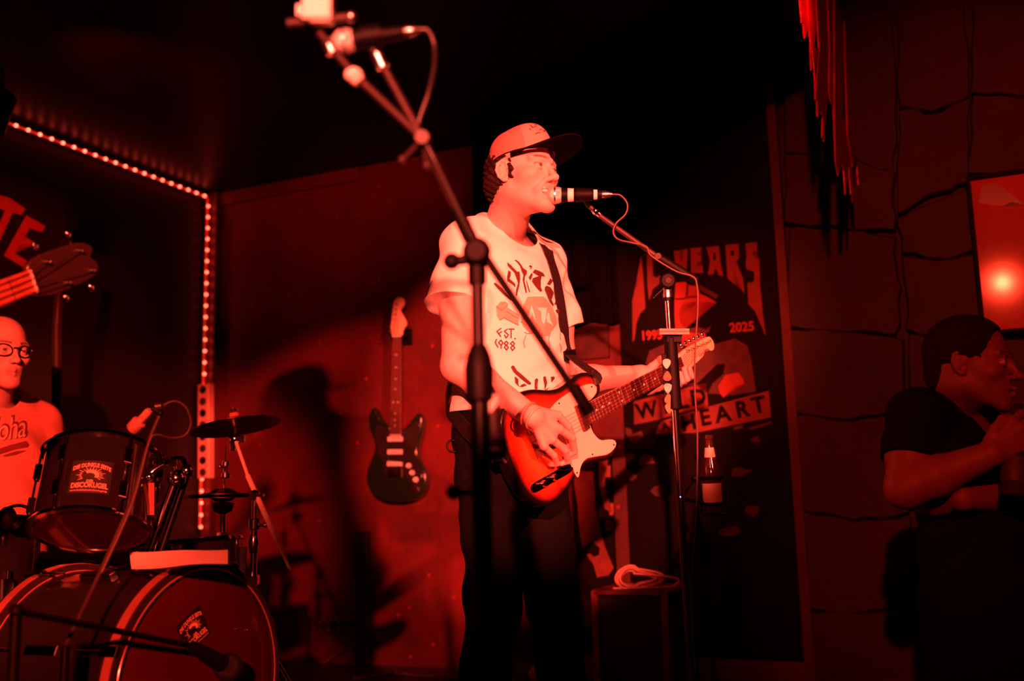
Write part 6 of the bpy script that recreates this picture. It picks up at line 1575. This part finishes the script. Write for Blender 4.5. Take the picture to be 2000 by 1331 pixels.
col[hd_] = head_col(V[hd_], col[hd_], RH, RHR, 1.03, SKIN_SHADED, LIP * .6, BROW * .4, beard=.5)
rm = thing('person', A((RT[0], RT[1], ZF)), 'short-haired man in black V-neck with folded arms at right', 'person')
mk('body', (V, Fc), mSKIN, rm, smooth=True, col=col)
# short hair
s = SDF(); rl = lambda x, y, z: RH + RHR @ (A((x, y, z)) * 1.03)
s.add(s_ell(rl(0, -.014, .040), A((.079, .101, .086)) * 1.03, RHR), 0)
s.add(s_ell(rl(0, -.075, -.02), A((.060, .036, .055)) * 1.03, RHR), .02)
s.off(lambda P, d: d + .0018 * np.sin(P @ _f((240, 190, 160)) + 2 * np.sin(P @ _f((130, 80, 220)))))
s.sub(s_ell(rl(0, .085, -.020), A((.080, .072, .110)) * 1.03, RHR), .008)
s.cut(s_plane(rl(0, -.01, -.045), RHR @ A((0, .5, -1))), .01)
for g in (-1, 1): s.sub(s_ell(rl(g * .085, .000, -.020), A((.024, .026, .040)) * 1.03, RHR), .006)
V, Fc = mesh_sdf(s, RH - .17, RH + .17, .004); mk('hair', (V, Fc), mHAIR, rm, smooth=True)
# V-neck shirt
s = SDF()
s.add(s_loft(RT, RRt, RFw, [(z + rz, a, b, c * 1.04, d * 1.0) for z, a, b, c, d in [(.60, 0, .0, .19, .14)] + tt]), 0)
for Sx, Ex, g in ((rSR, rER, 1), (rSL, rEL, -1)):
    s.add(s_rc(rnb - RFw * .012 + EZ * .006 + RRt * g * .03, Sx + EZ * .002 - RRt * g * .01, .068, .070), .04)
    dv = norm(Ex - Sx); q = SDF(); q.add(s_rc(Sx, Sx + dv * .20, .070, .074), .02); q.cut(s_plane(Sx + dv * .135, dv), .002); s.add(q, .03)
s.off(waves([(.0030, (26, 9, 31), .4), (.0022, (-18, 30, 42), 1.1)])); s.off(shell(.008))
s.sub(s_rc(RT + EZ * (1.55 + rz) - RFw * .02, RT + EZ * (1.70 + rz) + RFw * .05, .080, .10), .002)
for g in (-1, 0, 1): s.sub(s_rc(RT + EZ * (1.40 + rz) + RFw * .14, RT + EZ * (1.56 + rz) + RFw * .10 + RRt * g * .055, .020, .055), .004)
V, Fc = mesh_sdf(s, RT + A((-.5, -.55, -.1)), RT + A((.55, .5, 1.2)), .0048); mk('tshirt', (V, Fc), mBCOT, rm, smooth=True)
s = SDF(); rb = ZF
s.add(s_ell(RT + EZ * (rb + .97), (.18, .14, .14), np.stack([RRt, RFw, EZ], 1)), 0)
for g in (-1, 1):
    j0 = RT + RRt * g * .09 + EZ * (rb + .92); j1 = RT + RRt * g * .11 + RFw * .02 + EZ * (rb + .50); j2 = RT + RRt * g * .12 + EZ * (rb + .07)
    chain(s, [j0, j1, j2], [.10, .075, .06], .04, .03); chain(s, [j2 - EZ * .025 - RFw * .03, j2 - EZ * .03 + RFw * .16], [.042, .034], .02)
s.cut(s_plane((0, 0, ZF + .002), -EZ), 0)
V, Fc = mesh_sdf(s, RT + A((-.45, -.45, ZF - .02)), RT + A((.45, .45, ZF + 1.2)), .008); mk('trousers', (V, Fc), mJEAN, rm, smooth=True)
# bottle in his hand
gb = rWR + hdir * .095 - A((0, 0, 0)); 
rbt = thing('beer_bottle', gb - EZ * .09, 'dark bottle held in the fist of the man at right', 'bottle')
bd2 = norm(EZ * 1.0 + _R * .25 + _F * .2); bo2 = gb + _F * .034 - bd2 * .17
mk('glass', lathe(bo2, bd2, [(0, .026), (.003, .030), (.12, .030), (.15, .026), (.175, .015), (.225, .0125), (.227, .0145), (.237, .0145), (.239, .012), (.24, 0)], 24), mBOT, rbt, smooth='auto')
mk('label', lathe(bo2, bd2, [(.035, .0303), (.036, .0306), (.095, .0306), (.096, .0303)], 24), mat('dark_label', (.05, .02, .015), .6), rbt, smooth='auto')
